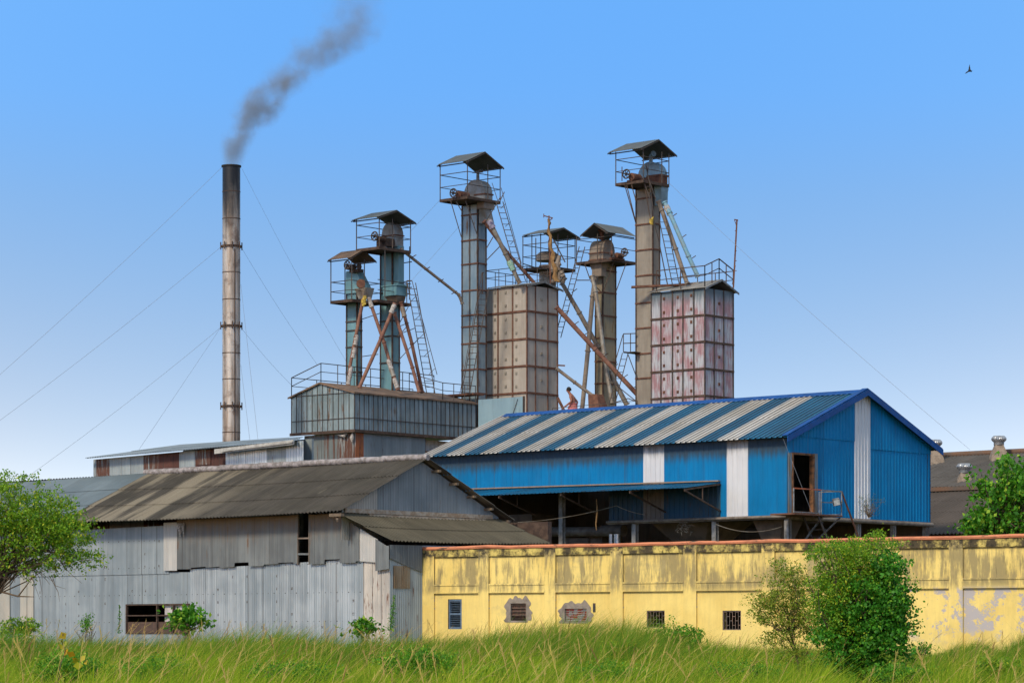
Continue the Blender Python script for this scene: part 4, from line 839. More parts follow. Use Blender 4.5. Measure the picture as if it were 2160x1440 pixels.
mb = MB(); pyr(mb, q, -.2, q.A(812), 0, q.B(850), q.Z(624), .0, .6, .2, .7, q.Z(636)); mb.build('outlet', M['pipebrown'], t2)
dk = Fr(800, 142.6); a, b, z, cs = deck(t2, dk, 752, 866, 520.5, 1.2)
cn = Fr(797, 142.3); canopy(t2, cn, 741, 878, 458, 443, [cs[0], cs[1], cs[3], dk.P(0, b*.42, z)], z)
dk2 = Fr(797, 143); deck(t2, dk2, 771, 866, 632, 1.0, rails=(0, 0, 1, 1))
wheel(at(790, 498, 143), .21, t2); mb = MB(); p = at(797, 503, 143.2); mb.tube([p, p+V*.5], .13, 10); mb.obox(p-ZUP*.42, V*.6, U*.1, ZUP*.3); mb.obox(p+V*.3-ZUP*.3, V*.9, U*.35, ZUP*.4); mb.build('motor', M['rustdark'], t2)
mb = MB()
for x in (864, 812): pxbar(mb, x, 520, x, 632, 146 if x > 850 else 142.9)
for y in (556, 596, 610): pxbar(mb, 842, y, 869, y-4, 145)
mb.build('frame_post', M['steel'], t2)
ladder('ladder', at(900, 829, 144), at(859, 596, 144), .42, Vector((.97, .2, 0)), t2, .30)
mb = MB(); pxbar(mb, 869, 592, 922, 790, 144.2, w_=.035); pxbar(mb, 873, 608, 914, 795, 144.6, w_=.03); pxbar(mb, 869, 592, 858, 592, 144.2); pxbar(mb, 858, 592, 858, 640, 144.2)
for k in range(5): x = 877+10*k; y = 625+38*k; pxbar(mb, x, y, x-12, y+12, 144.2, w_=.025)
mb.build('ladder_handrail', M['steel'], t2)
mb = MB()
for s_ in ((755, 676, 803, 660), (762, 752, 798, 747), (838, 690, 863, 680), (838, 706, 875, 692), (840, 760, 885, 712), (838, 712, 862, 684), (842, 683, 868, 634)): pxbar(mb, *s_, 144, w_=.035)
mb.build('tie_bar', M['steel'], t2)
# spouts on the hopper house
zr = lambda: None
pipe('spout_pipe', 'rusty spout pipe with white wrappings running down the left teal elevator', [(766, 632, 143), (750, 711, 143), (738, 773, 143), (734, 812, 143)], .085, M['piperust'], group='spout pipes', wraps=[(.47, 'wrapping', M['white_wrap']), (.62, 'wrapping', M['white_wrap']), (.84, 'wrapping', M['white_wrap']), (.93, 'wrapping', M['white_wrap'])])
pipe('spout_pipe', 'spout pipe from the left teal elevator crossing rightwards, pale and dirty at its lower end', [(779, 632, 143), (810, 722, 142.8), (839, 821, 142.6)], .085, M['piperust'], group='spout pipes', wraps=[(.03, 'wrapping', M['white_wrap']), (.72, 'wrapping', M['white_wrap']), (.8, 'wrapping', M['pipe']), (.93, 'wrapping', M['white_wrap'])])
pipe('spout_pipe', 'straight rusty spout pipe crossing leftwards from the tall teal elevator', [(833, 641, 142.4), (804, 713, 142.2), (758, 817, 142.2)], .09, M['piperust'], group='spout pipes', wraps=[(.05, 'wrapping', M['white_wrap'])])
pipe('spout_pipe', 'brown spout pipe slanting right from the middle of the tall teal elevator', [(832, 660, 142.8), (870, 775, 142.6), (884, 826, 142.5)], .085, M['piperust'], group='spout pipes')
pipe('spout_pipe', 'dark rusty spout pipe nearest the caged ladder of the tall teal elevator', [(846, 638, 143.4), (869, 725, 143.2), (891, 827, 143)], .085, M['rust'], group='spout pipes', wraps=[(.1, 'sleeve', M['pipebrown'])])
pipe('conveying_pipe', 'long grey pipe sloping from the domed teal elevator to the tall grey shaft', [(846, 526, 144), (968, 622, 147), (975, 640, 147)], .075, M['pipebrown'], studs=4)
# --- tall grey-blue elevator
t3 = thing('bucket_elevator', 'tall blue-grey elevator shaft with rust framing beside the beige silo', 'elevator', Fr(1007.5, 147.5).P(0, 0, GZ), 'bucket elevators')
f = Fr(1007.5, 147.5); so, a, b, zt_ = shaft(f, 975, 1025, 430, (451, 505, 555, 611, 663, 687, 723, 778, 829), M['galvblue'], t3, seams=1)
h = Fr(1023, 147); a = h.A(978); b = h.B(1039); mb = MB(); dome(mb, h, 0, a, 0, b, h.Z(408), h.Z(376)); mb.fbox(h, 0, a, 0, b, h.Z(424), h.Z(408)); ho = mb.build('domed_head', M['head'], t3)
mb = MB(); mb.fbox(h, -.04, a*.5, -.04, b+.04, h.Z(410), h.Z(407)); mb.fbox(h, -.04, a*.5, -.04, b+.04, h.Z(426), h.Z(423)); mb.build('head_flange', M['rust'], ho)
q = Fr(1021, 146.8); mb = MB(); mb.fbox(q, -.1, q.A(1009), -.1, q.B(1040), q.Z(440), q.Z(424)); mb.build('discharge_box', M['pipebrown'], t3)
mb = MB(); pyr(mb, q, 0, q.A(1010), 0, q.B(1036), q.Z(440), .1, .6, .3, .9, q.Z(468)); mb.build('chute', M['head'], t3)
mb = MB(); p = at(1008, 377, 147.6); mb.tube([p-ZUP*.1, p+ZUP*.35, p+ZUP*.4+Vector((.25, 0, 0))], .09, 10); mb.build('vent_pipe', M['steelpale'], t3)
dk = Fr(986, 145.6); a, b, z, cs = deck(t3, dk, 928.5, 1055, 414, 1.25)
cn = Fr(984, 145.3); canopy(t3, cn, 922, 1063, 340, 320, [cs[0], cs[1], cs[3], dk.P(0, b*.62, z)], z)
wheel(at(956, 407, 145.8), .21, t3); mb = MB(); p = at(966, 411, 146); mb.tube([p, p+V*.7], .2, 12); mb.obox(p-ZUP*.2, V*.8, U*.3, ZUP*.1); mb.build('motor', M['rust'], t3)
mb = MB()
for s_ in ((949, 418, 973, 500), (962, 425, 975, 447), (978, 412, 1010, 506), (1056, 415, 1026, 466), (1040, 500, 1026, 524), (1054, 520, 1026, 549), (1064, 405, 1054, 425)): pxbar(mb, *s_, 146)
mb.build('brace', M['steel'], t3)
ladder('ladder', at(1094, 592, 146), at(1046, 425, 146), .36, Vector((.97, .2, 0)), t3, .28)
mb = MB(); pxbar(mb, 1057, 396, 1100, 556, 146.4, w_=.03); pxbar(mb, 1038, 386, 1052, 430, 146.4, w_=.03)
for k in range(4): pxbar(mb, 1066+10*k, 430+38*k, 1056+10*k, 440+38*k, 146.4, w_=.025)
mb.build('ladder_handrail', M['steel'], t3)
ladder('ladder', at(973, 832, 146.2), at(1014, 606, 146.2), .42, Vector((.97, .2, 0)), t3, .30)
mb = MB(); pxbar(mb, 970, 830, 1017, 575, 146, w_=.03); pxbar(mb, 1017, 575, 1021, 575, 146.2); pxbar(mb, 1018, 575, 1018, 620, 146.2); mb.build('ladder_handrail', M['rustdark'], t3)
mb = MB(); mb.fbox(Fr(1003, 147), -.4, 1.5, -.6, .2, f.Z(836), f.Z(832)); mb.build('foot_plate', M['rust'], t3)
pipe('spout_pipe', 'thick grey spout pipe with purple and green wrappings down to the beige silo roof', [(1031, 463, 146.4), (1066, 535, 146.6), (1096, 597, 146.8)], .11, M['pipe'], group='spout pipes', wraps=[(.06, 'purple_wrapping', M['purple_wrap']), (.72, 'green_wrapping', M['green_wrap'])])
pipe('spout_pipe', 'long rusty spout pipe crossing behind the grey one above the beige silo', [(1021, 467, 146.8), (1070, 533, 147.6), (1130, 600, 148.5)], .09, M['piperust'], group='spout pipes')
# --- beige silo
def silo(name, label, fr, xl, xr, yt_, ys, cols_l, cols_r, ph_l, ph_r, mat, rmat, gableb, ytr, hm, name_=0):
    a = fr.A(xl); b = fr.B(xr); z1 = fr.Z(yt_); t_ = thing(name, label, 'silo', fr.P(0, 0, GZ), 'square silos'); mb = MB(); mb.fbox(fr, 0, a, 0, b, GZ, z1); w_ = mb.build('wall', mat, t_)
    for y in ys:
        z = fr.Z(y); mb = MB(); mb.fbox(fr, -.05, a+.03, -.05, 0, z-.05, z+.05); mb.fbox(fr, -.05, 0, 0, b+.03, z-.05, z+.05); mb.build('band', rmat, t_)
    mb = MB()
    for x in cols_l: s_ = fr.A(x); mb.fbox(fr, s_-.035, s_+.035, -.04, -.003, GZ, z1)
    for x in cols_r: s_ = fr.B(x); mb.fbox(fr, -.04, -.003, s_-.03, s_+.03, GZ, z1)
    mb.fbox(fr, -.03, .03, -.03, .03, GZ, z1-.01); mb.fbox(fr, a-.03, a+.02, -.03, .03, GZ, z1-.01); mb.fbox(fr, -.03, .03, b-.05, b+.03, GZ, z1-.01); mb.build('stiffener', rmat if name_ == 1 else M['steel'], t_)
    for x, y in ph_l:
        s_ = fr.A(x); z = fr.Z(y, s_); mb = MB(); w = .12; mb.fbox(fr, s_-w/2, s_+w/2, -.035, -.003, z-.07, z+.07); mb.fbox(fr, s_-w/2+.03, s_+w/2-.03, -.05, -.035, z-.04, z+.04, m=1); mb.build('hatch', [hm, hm], w_)
    for x, y in ph_r:
        s_ = fr.B(x); z = fr.Z(y, 0, s_); mb = MB(); w = .14; mb.fbox(fr, -.035, -.003, s_-w/2, s_+w/2, z-.07, z+.07); mb.fbox(fr, -.05, -.035, s_-w/2+.03, s_+w/2-.03, z-.04, z+.04, m=1); mb.build('hatch', [hm, hm], w_)
    # roof, ridge along u
    zrr = fr.Z(ytr, 0, b/2); mb = MB(); e = .16
    croof(mb, fr.P(-e, -e, z1-.02), fr.P(a+e, -e, z1-.02), fr.P(-e, b/2, zrr), fr.P(a+e, b/2, zrr), .12, .012, rows=1)
    croof(mb, fr.P(a+e, b+e*1.6, z1-.06), fr.P(-e, b+e*1.6, z1-.06), fr.P(a+e, b/2, zrr), fr.P(-e, b/2, zrr), .12, .012, rows=1)
    ro = mb.build('roof', sheet('silo_roof_'+str(int(xl)), '#8c8a87', '#77726c', '#7a5a40', .25, .6, .2), t_)
    mb = MB(); mb.obox(fr.P(-e, -e, z1-.1), fr.P(-e, b/2, zrr-.08)-fr.P(-e, -e, z1-.1), -U*.03, ZUP*.1); mb.obox(fr.P(-e, b+e*1.6, z1-.14), fr.P(-e, b/2, zrr-.08)-fr.P(-e, b+e*1.6, z1-.14), -U*.03, ZUP*.1); mb.build('verge_trim', M['steelpale'], ro)
    return t_, a, b, z1, zrr
f = Fr(1111.5, 147); ys = (655.5, 714, 771, 827.5)
hl = [(x, y) for x in (1044.5, 1067, 1089.5) for y in (622, 650, 679, 707, 735, 763, 792, 820)]; hl = [(x, y-(x-1044)*-.0+(1067-x)*.0) for x, y in hl]
hl = [(x, fr_y-.11*(1111-x)*-1*0+0) for x, fr_y in hl]
hl2 = [(x, y+(-.11*(x-1111) if 0 else 0)-5) for x, y in hl]
s1, a, b, z1, zrr = silo('silo', 'beige square silo with rust bands and small square hatches', f, 1023, 1176, 601, ys, (1051, 1082), (1129, 1155), hl2, [(1142, y) for y in (632, 689, 746, 802)], M['silo'], M['rust'], True, 594, plain('silo_hatch', '#8a857c', '#777067', .6), 1)
mb = MB(); rail(mb, [f.P(a, 0, z1+.1), f.P(0, 0, z1+.1), f.P(0, b, z1+.1)], .85, .017, n=3); rail(mb, [f.P(a, 0, z1+.1), f.P(a, b, z1+.1), f.P(0, b, z1+.1)], .85, .017, n=3); mb.build('railing', M['steel'], s1)
mb = MB(); q = Fr(1103, 141); a_ = q.A(1009); z0_, z1_ = q.Z(872), q.Z(836); mb.obox(q.P(0, 0, z0_-.9), U*a_, V*.06, ZUP*(z1_-z0_+.9)); so_ = mb.build('sheet_screen', sheet('pale_teal_sheet', '#7f98a4', '#768f9c', '#6a6258', .05, 0, 0, sx=1, sy=.4, rough=.5), None, 'flat pale blue-grey sheet standing at the foot of the beige silo', 'sheet')
mb = MB(); mb.bar(q.P(.3, -.04, z1_-.1), q.P(.75, -.04, z0_-.3), .02); mb.fbox(q, -.06, 0, -.02, .08, z0_-.9, z1_+.02); mb.build('edge_bar', M['steel'], so_)
# --- small round elevator head behind
t4 = thing('tank_platform', 'railed platform under a dark canopy with a round grey drum, behind the beige silo', 'platform', at(1155, 900, 153).copy())
t4.location.z = GZ; mb = MB(); p = at(1155, 0, 153); zz = lambda y: E+(HZ-y)/F*153
mb.tube([Vector((p.x, 153, zz(551))), Vector((p.x, 153, zz(538))), Vector((p.x, 153, zz(532)))], [.6, .6, .42], 12); mb.tube([Vector((p.x, 153, GZ)), Vector((p.x, 153, zz(560)))], .45, 20); mb.build('drum', M['pipebrown'], t4)
mb = MB(); mb.tube([Vector((p.x+.02, 152.9, zz(600))), Vector((p.x+.02, 152.9, zz(568)))], .46, 20); mb.build('pale_sleeve', M['pipe'], t4)
dk = Fr(1159, 151.2); a, b, z, cs = deck(t4, dk, 1103, 1213, 561, 1.25)
mb = MB(); mb.bar(cs[0].lerp(cs[1], .5)+ZUP*.9, cs[0]+ZUP*.9, .03)
cn = Fr(1155, 150.8); canopy(t4, cn, 1102, 1224, 491, 480, [cs[0], cs[1], cs[2], cs[3], cs[0].lerp(cs[1], .33), cs[0].lerp(cs[1], .66), cs[0].lerp(cs[3], .33), cs[0].lerp(cs[3], .7), cs[1].lerp(cs[2], .5)], z)
mb = MB(); pxbar(mb, 1165, 500, 1192, 553, 151.3, w_=.06); pxbar(mb, 1103, 556, 1135, 566, 152); mb.build('brace', M['steel'], t4)
t5p = thing('cloth_pole', 'rusty pole with a T-shaped top and a long tan cloth hanging on it', 'pole', at(1160, 598, 147.5).copy())
mb = MB(); pxbar(mb, 1161, 598, 1158, 455, 147.5, w_=.07); pxbar(mb, 1147, 455, 1166, 460, 147.5, w_=.05); pxbar(mb, 1147, 451, 1147, 459, 147.5, w_=.04); pxbar(mb, 1155, 468, 1165, 461, 147.5); mb.build('pole', M['rust'], t5p)
mb = MB(); rows = []
for k in range(16):
    t = k/15; x = 1156.5+18*t**1.3+2.5*math.sin(k*1.7); y = 462+132*t; w = 2.2+3.5*t+1.3*math.sin(k*2.3)
    c_ = at(x, y, 147.3); wv = w/F*147*1.0
    rows.append([c_+Vector((wv*math.cos(q), .12*math.sin(q)*(1+.5*math.sin(3*q+k)), 0)) for q in [2*math.pi*j/10 for j in range(10)]])
mb.grid(rows, close=True); mb.build('cloth', M['cloth'], t5p)
mb = MB()
for k in range(14): q = at(1176+rng.normal(0, 5), 574+rng.normal(0, 10), 150); mb.tube([q, q+Vector((rng.normal(0, .15), 0, rng.normal(0, .2)))], [.14, .1], 7)
tag(mb.build('cloth_bundle', M['pipebrown']), 'bundle of brown sacking tied round the pipe below the drum platform', 'sacking')
pipe('spout_pipe', 'grey elbow pipe sloping right from under the drum platform to the long rusty pipe', [(1184, 572, 151), (1190, 588, 151), (1186, 598, 151), (1222, 660, 151), (1262, 733, 151)], .12, M['pipebrown'], group='spout pipes', studs=2)
pipe('conveying_pipe', 'long rusty-brown pipe crossing downwards from the beige silo to the tall brown shaft', [(1174, 648, 147.8), (1255, 736, 148), (1350, 838, 148)], .12, M['piperust'], studs=8)
pipe('conveying_pipe', 'thin grey-brown pipe from the lower beige silo down to the blue shed ridge', [(1174, 777, 147.8), (1212, 806, 147.8), (1250, 834, 147.8)], .085, M['pipebrown'])
mb = MB(); pyr(mb, Fr(1255, 147.6), -.3, .3, -.2, .3, at(0, 832, 147.6).z, -.7, .0, -.5, .3, at(0, 870, 147.6).z); tag(mb.build('chute', M['rust']), 'rusty chute at the lower end of the thin pipe, right of the shirtless person', 'chute')
mb = MB(); pxbar(mb, 1176, 838, 1190, 866, 147.5, w_=.14); pxbar(mb, 1174, 770, 1192, 771, 147.5, w_=.07); tag(mb.build('support_strut', M['rust']), 'rusty struts sticking out at the right foot of the beige silo', 'strut')
lad = MB(); t_ = ladder('ladder', at(1171, 712, 150.5), at(1222, 520, 150.5), .3, Vector((.97, .2, 0)), None, .28)
tag(t_, 'long steel ladder leaning from the beige silo up to the brown domed elevator', 'ladder')
# --- brown elevator with dome, rotated canopy
t5 = thing('bucket_elevator', 'brown elevator with a domed head between the drum platform and the tallest shaft', 'elevator', Fr(1271.5, 151).P(0, 0, GZ), 'bucket elevators')
f = Fr(1271.5, 151); so, a, b, zt_ = shaft(f, 1256.5, 1298.5, 552, (570, 616, 665, 712, 761, 808), M['towery'], t5)
h = Fr(1272, 150.4); a = h.A(1243); b = h.B(1297); mb = MB(); dome(mb, h, 0, a, 0, b, h.Z(530), h.Z(503), along='u')
mb.fbox(h, 0, a, 0, b, h.Z(547), h.Z(530)); ho = mb.build('domed_head', M['pipebrown'], t5)
mb = MB()
for y in (532, 546): mb.fbox(h, -.04, a+.04, -.04, b*.5, h.Z(y+1), h.Z(y-1))
mb.build('head_flange', M['rust'], ho)
q = Fr(1269, 150.3); mb = MB(); pyr(mb, q, 0, q.A(1242), 0, .8, q.Z(548), .1, q.A(1245), .1, .5, q.Z(566)); mb.fbox(q, .1, q.A(1246), .1, .5, q.Z(581), q.Z(566)); mb.build('discharge_hopper', M['pipebrown'], t5)
mb = MB(); p = at(1269, 500, 150.8); mb.tube([p-ZUP*.15, p+ZUP*.3], .12, 10); mb.tube([p+ZUP*.3, p+ZUP*.36], .2, 10); mb.build('vent_pipe', M['rust'], t5)
dk = Fr(1290, 149.6); a, b, z, cs = deck(t5, dk, 1216, 1341, 546, 1.2, rails=(1, 1, 0, 1))
cn = Fr(1282, 149.2); canopy(t5, cn, 1224, 1342, 490, 470, [cs[0], cs[1], cs[3], cs[0].lerp(cs[1], .4)], z, along='v')
wheel(at(1317, 532, 149.4), .2, t5); mb = MB(); p = at(1300, 538, 149.6); mb.tube([p, p+V*.5], .14, 10); mb.tube([at(1288, 534, 149.4), at(1292, 534, 149.4)], .17, 10); mb.obox(p-ZUP*.22-V*.2, V*.9, U*.3, ZUP*.1); mb.build('motor', M['rust'], t5)
mb = MB()
for s_ in ((1322, 552, 1299, 616), (1296, 548, 1273, 614), (1233, 556, 1245, 590), (1215, 591, 1244, 591), (1245, 592, 1272, 620)): pxbar(mb, *s_, 150)
mb.build('brace', M['rustdark'], t5)
pipe('spout_pipe', 'pale silver spout pipe slanting right down in front of the brown domed elevator', [(1249, 583, 149.8), (1256, 615, 149.6), (1274, 745, 149.4), (1291, 850, 149)], .11, M['pipe'], group='spout pipes')
pipe('spout_pipe', 'grey-brown spout pipe dropping almost straight down left of the brown domed elevator', [(1256, 583, 150.2), (1250, 625, 150.2), (1240, 740, 150.2), (1228, 862, 150.2)], .12, M['pipebrown'], group='spout pipes')
pipe('spout_pipe', 'short thick grey pipe low down right of the brown domed elevator', [(1285, 783, 149.6), (1322, 853, 149.6)], .13, M['pipe'], group='spout pipes')
lt_ = thing('ladder_landing', 'small railed landing with a ladder against the left side of the tallest shaft', 'landing', at(1330, 850, 147.4).copy())
mb = MB(); q = Fr(1318, 147); mb.fbox(q, -.0, .1, 0, .9, q.Z(744), q.Z(741)); mb.fbox(q, -.6, .1, 0, .9, q.Z(744), q.Z(742.5)); mb.build('deck', M['steel'], lt_)
mb = MB(); 
for s_ in ((1315, 742, 1315, 704), (1330, 742, 1330, 703), (1315, 704, 1343, 703), (1315, 724, 1343, 723), (1314, 706, 1300, 755), (1325, 748, 1343, 796)): pxbar(mb, *s_, 147)
mb.build('railing', M['steel'], lt_); ladder('ladder', at(1285, 852, 147), at(1313, 744, 147), .30, Vector((.97, .2, 0)), lt_, .3)
mb = MB()
for s_ in ((1285, 800, 1343, 847), (1300, 848, 1325, 840), (1325, 840, 1343, 847)): pxbar(mb, *s_, 147)
mb.build('handrail', M['steel'], lt_)
# --- tallest elevator
t6 = thing('bucket_elevator', 'tallest brown-grey elevator shaft with a blue domed head left of the red and white silo', 'elevator', Fr(1377, 146.5).P(0, 0, GZ), 'bucket elevators')
f = Fr(1377, 146.5); so, a, b, zt_ = shaft(f, 1342, 1391, 394, (416, 471, 525, 579, 637, 690, 744, 796), M['tower'], t6)
h = Fr(1393, 146); a = h.A(1345); b = h.B(1408); mb = MB(); dome(mb, h, 0, a, 0, b, h.Z(370), h.Z(338)); ho = mb.build('domed_head', M['headblue'], t6)
mb = MB(); mb.fbox(h, 0, a, 0, b, h.Z(388), h.Z(371)); mb.fbox(h, -.04, a*.6, -.04, b+.04, h.Z(371), h.Z(367)); mb.fbox(h, -.04, a*.6, -.04, b+.04, h.Z(389), h.Z(386)); mb.build('casing', M['rust'], ho)
q = Fr(1395, 145.8); mb = MB(); mb.fbox(q, .0, q.A(1380), 0, q.B(1410), q.Z(400), q.Z(388)); pyr(mb, q, .0, q.A(1381), 0, q.B(1409), q.Z(400), .15, .55, .2, .7, q.Z(430)); mb.build('chute', M['headblue'], t6)
mb = MB(); p = at(1373, 338, 146.4); mb.tube([p-ZUP*.2, p+ZUP*.2, p+ZUP*.3+Vector((.12, -.1, 0))], .1, 10); mb.tube([p+ZUP*.3+Vector((.1, -.1, 0)), p+ZUP*.3+Vector((.14, -.16, 0))], .15, 12); mb.build('vent_pipe', M['headblue'], t6)
dk = Fr(1357, 144.6); a, b, z, cs = deck(t6, dk, 1299, 1411, 380, 1.2)
cn = Fr(1352, 144.3); canopy(t6, cn, 1282, 1428, 313, 294, [cs[0], cs[1], cs[3], dk.P(0, b*.72, z)], z)
wheel(at(1321, 367, 145), .22, t6); mb = MB(); p = at(1332, 373, 145.2); mb.tube([p, p+V*.6], .2, 12); mb.obox(p-ZUP*.25, V*.7, U*.3, ZUP*.1); mb.build('motor', M['rust'], t6)
mb = MB()
for s_ in ((1318, 391, 1341, 470), (1322, 391, 1342, 472), (1332, 390, 1342, 425), (1357, 376, 1372, 462), (1367, 342, 1366, 378), (1312, 352, 1312, 382)): pxbar(mb, *s_, 145)
mb.build('brace', M['rustdark'], t6)
mb = MB()
for k in range(9): q_ = at(1374+rng.normal(0, 1.5), 468+rng.normal(0, 3), 144.9); mb.tube([q_, q_+Vector((rng.normal(0, .08), 0, rng.normal(0, .1)))], [.09, .03], 6)
mb.build('yellow_rag', M['yellow_cloth'], t6)
mb = MB(); pts = [at(x, y, 144.9) for x, y in ((1362, 345), (1366, 365), (1372, 400), (1376, 430), (1380, 470), (1388, 500), (1396, 540), (1408, 600))]; mb.tube(pts, .03, 5); mb.build('cable', M['steel'], t6)
ladder('ladder', at(1419, 603, 145), at(1389, 455, 145), .36, Vector((.97, .2, 0)), t6, .3); ladder('ladder', at(1371, 420, 144.8), at(1357, 380, 144.8), .3, Vector((.97, .2, 0)), t6, .3)
mb = MB(); q_ = Fr(1375, 146.2); mb.obox(at(1332, 607, 146), Vector((3.6, -.4, .12)), Vector((0, .3, 0)), ZUP*.1); mb.build('cross_beam', M['rust'], t6)
pipe('spout_pipe', 'pale blue spout pipe from the tallest elevator to the red and white silo roof', [(1402, 427, 145.2), (1412, 448, 145.1), (1452, 540, 145), (1472, 583, 145)], .11, M['pipeblue'], group='spout pipes', studs=3, wraps=[(.1, 'wrapping', M['white_wrap'])])
pipe('spout_pipe', 'brown spout pipe beside the pale blue one, left of it', [(1389, 425, 145.4), (1396, 443, 145.4), (1425, 525, 145.3), (1449, 597, 145.2)], .11, M['pipebrown'], group='spout pipes')
# --- red and white silo
g = G('red_blotched_panels', .55, .1, .35); u, v = g.uv()
pid = g.white(g.m('FLOOR', g.m('MULTIPLY', u, 1.66)), g.m('FLOOR', g.m('DIVIDE', v, 1.36)))
nn = g.noise(g.m('MULTIPLY', u, 1.7), g.m('MULTIPLY', v, .8), 2.0, 1.0, 5, .5); st = g.noise(g.m('MULTIPLY', u, 13.0), g.m('MULTIPLY', v, 1.0), 4.0, 1.0, 5, .65)
c = g.mix(g.ss(st, .4, .65), lin('#a9abb2'), lin('#8e929c'))
rr = g.m('ADD', g.m('MULTIPLY', nn, .6), g.m('ADD', g.m('MULTIPLY', st, .35), g.m('MULTIPLY', pid, .06)))
red = g.mix(g.ss(st, .35, .6), lin('#9c6468'), lin('#8a4c50')); c = g.mix(g.m('MULTIPLY', g.ss(rr, .43, .57), .68), c, red)
f = Fr(1486.7, 144); ztp = f.Z(608); c = g.mix(g.ss(g.m('ADD', v, g.m('MULTIPLY', st, .8)), ztp-.5, ztp+.35), c, lin('#54636c'))
c = g.mix(g.ss(g.noise(u, v, 1.0, 5.0, 6, .7), .6, .75, 0, .5), c, lin('#6a625c')); m_red2 = g.col(c)
hl = [(1401, y) for y in (630, 659, 686, 715, 743, 771, 799, 827)]+[(1430, y-2) for y in (629, 657, 685, 714, 742, 771, 799, 828)]+[(1458.5, y-5) for y in (628, 657, 684, 714, 743, 771, 800, 829)]
s2, a, b, z1, zrr = silo('silo', 'square silo of whitish panels with faded red blotches and dark bands', f, 1374, 1546.7, 607, (664, 720, 777, 834), (1394.6, 1419, 1441, 1464), (1506, 1526), hl, [(1516.5, y) for y in (640, 697, 753, 810)], m_red2, M['rustdark'], True, 590, M['rust'])
mb = MB(); zz_ = z1+.05; rail(mb, [f.P(a*.9, 0, zz_), f.P(0, 0, zz_), f.P(0, b/2, zrr), f.P(0, b, zz_)], 1.05, .022, n=2); rail(mb, [f.P(a, b, zz_), f.P(0, b, zz_)], 1.0, .02, n=3); mb.build('railing', M['rustdark'], s2)
t_ = thing('light_pole', 'thin rusty leaning pole rising from the right corner of the red and white silo roof', 'pole', at(1547, 607, 145.4).copy())
mb = MB(); pxbar(mb, 1547, 607, 1554.5, 463, 145.4, w_=.075); pxbar(mb, 1549, 463, 1557, 465, 145.4, w_=.05); pxbar(mb, 1549, 463, 1554, 478, 145.4, w_=.03)
for y in (487, 508, 529, 550, 571): pxbar(mb, 1550, y, 1554, y, 145.4, w_=.03)
mb.build('pole', M['rust'], t_)
mb = MB(); pxbar(mb, 1545, 600, 1551, 560, 145.8, w_=.04); mb.build('stay', M['rust'], t_)
# ---------------- person on the walkway behind the ridge ----------------
pw_ = thing('walkway', 'narrow walkway with a thin rail wire behind the ridge of the blue shed', 'walkway', at(1200, 900, 134).copy()); pw_.location.z = GZ
pz = E+(HZ-905)/F*134
mb = MB(); q = Fr(1290, 131); aa = q.A(1120)
mb.obox(Vector(at(1140, 0, 134.4).xy.to_3d())+ZUP*(pz-.08), Vector(at(1340, 0, 133.6).xy.to_3d())-Vector(at(1140, 0, 134.4).xy.to_3d()), Vector((.05, 1.2, 0)), ZUP*.08); mb.build('deck', M['rustdark'], pw_)
mb = MB(); pl, pr_ = at(1165, 861, 133.8), at(1345, 845, 133.4); mb.bar(pl, pr_, .025)
for k in range(4): q_ = pl.lerp(pr_, k/3); mb.bar(Vector((q_.x, q_.y, pz)), q_, .03)
mb.build('rail', M['steel'], pw_)
mb = MB()
for x in (1150, 1330): p = at(x, 0, 134.8); mb.bar(Vector((p.x, p.y, GZ)), Vector((p.x, p.y, pz-.05)), .15)
mb.build('leg', M['steel'], pw_)
def skinfig(name, joints, edges, mat, parent=None, sub=2, root=0):
    me = bpy.data.meshes.new(name); off = origin(parent) if parent else joints[root][0]
    me.from_pydata([Vector(j[0])-Vector(off) for j in joints], edges, []); o = bpy.data.objects.new(name, me); col.objects.link(o)
    if parent: o.parent = parent
    else: o.location = off
    md = o.modifiers.new('Skin', 'SKIN'); md.use_smooth_shade = True
    if not me.skin_vertices: bpy.context.view_layer.objects.active = o
    sv = me.skin_vertices[0].data if me.skin_vertices else None
    if sv:
        for k, j in enumerate(joints): r = j[1]; sv[k].radius = r if isinstance(r, tuple) else (r, r)
        sv[root].use_root = True
    s_ = o.modifiers.new('Sub', 'SUBSURF'); s_.levels = sub; s_.render_levels = sub; me.materials.append(mat); return o
pd = 134.35; B0_ = at(1210, 905, pd)            # feet; the person faces left (-x), back half-turned to the camera
fx = Vector((-1, .25, 0)).normalized(); sx_ = Vector((.25, 1, 0)).normalized()   # forward, towards far side
def J(f_, s_, z_, r): return (B0_+(fx*f_+sx_*s_+ZUP*z_)*1.14, r*1.14 if not isinstance(r, tuple) else (r[0]*1.14, r[1]*1.14))
sk = plain('brown_skin', '#8a5a48', '#7a4c3e', .6, 0, 3)
jt = [J(.02, 0, .92, (.15, .12)), J(.00, 0, 1.08, (.135, .105)), J(.05, 0, 1.25, (.16, .115)), J(.11, 0, 1.36, (.15, .10)), J(.15, 0, 1.44, (.062, .06)), J(.19, 0, 1.50, (.056, .056)), J(.225, 0, 1.60, (.082, .092)), J(.23, 0, 1.675, (.07, .08)),
      J(.10, -.175, 1.36, .06), J(.03, -.25, 1.12, .044), J(.27, -.27, .93, .036), J(.34, -.27, .89, .026), J(.40, -.27, .845, (.034, .016)),
      J(.10, .175, 1.36, .06), J(-.10, .27, 1.13, .044), J(-.02, .30, .92, .036), J(.00, .30, .86, .03), J(.01, .30, .80, (.034, .016)),
      J(.05, -.10, .86, .10), J(.22, -.10, .50, .065), J(.10, -.10, .12, .045), J(.14, -.10, .05, .045), J(.28, -.10, .03, .035),
      J(.00, .10, .86, .10), J(-.08, .10, .48, .065), J(-.22, .10, .10, .045), J(-.18, .10, .05, .045), J(-.05, .10, .03, .035),
      J(.31, 0, 1.585, .016)]
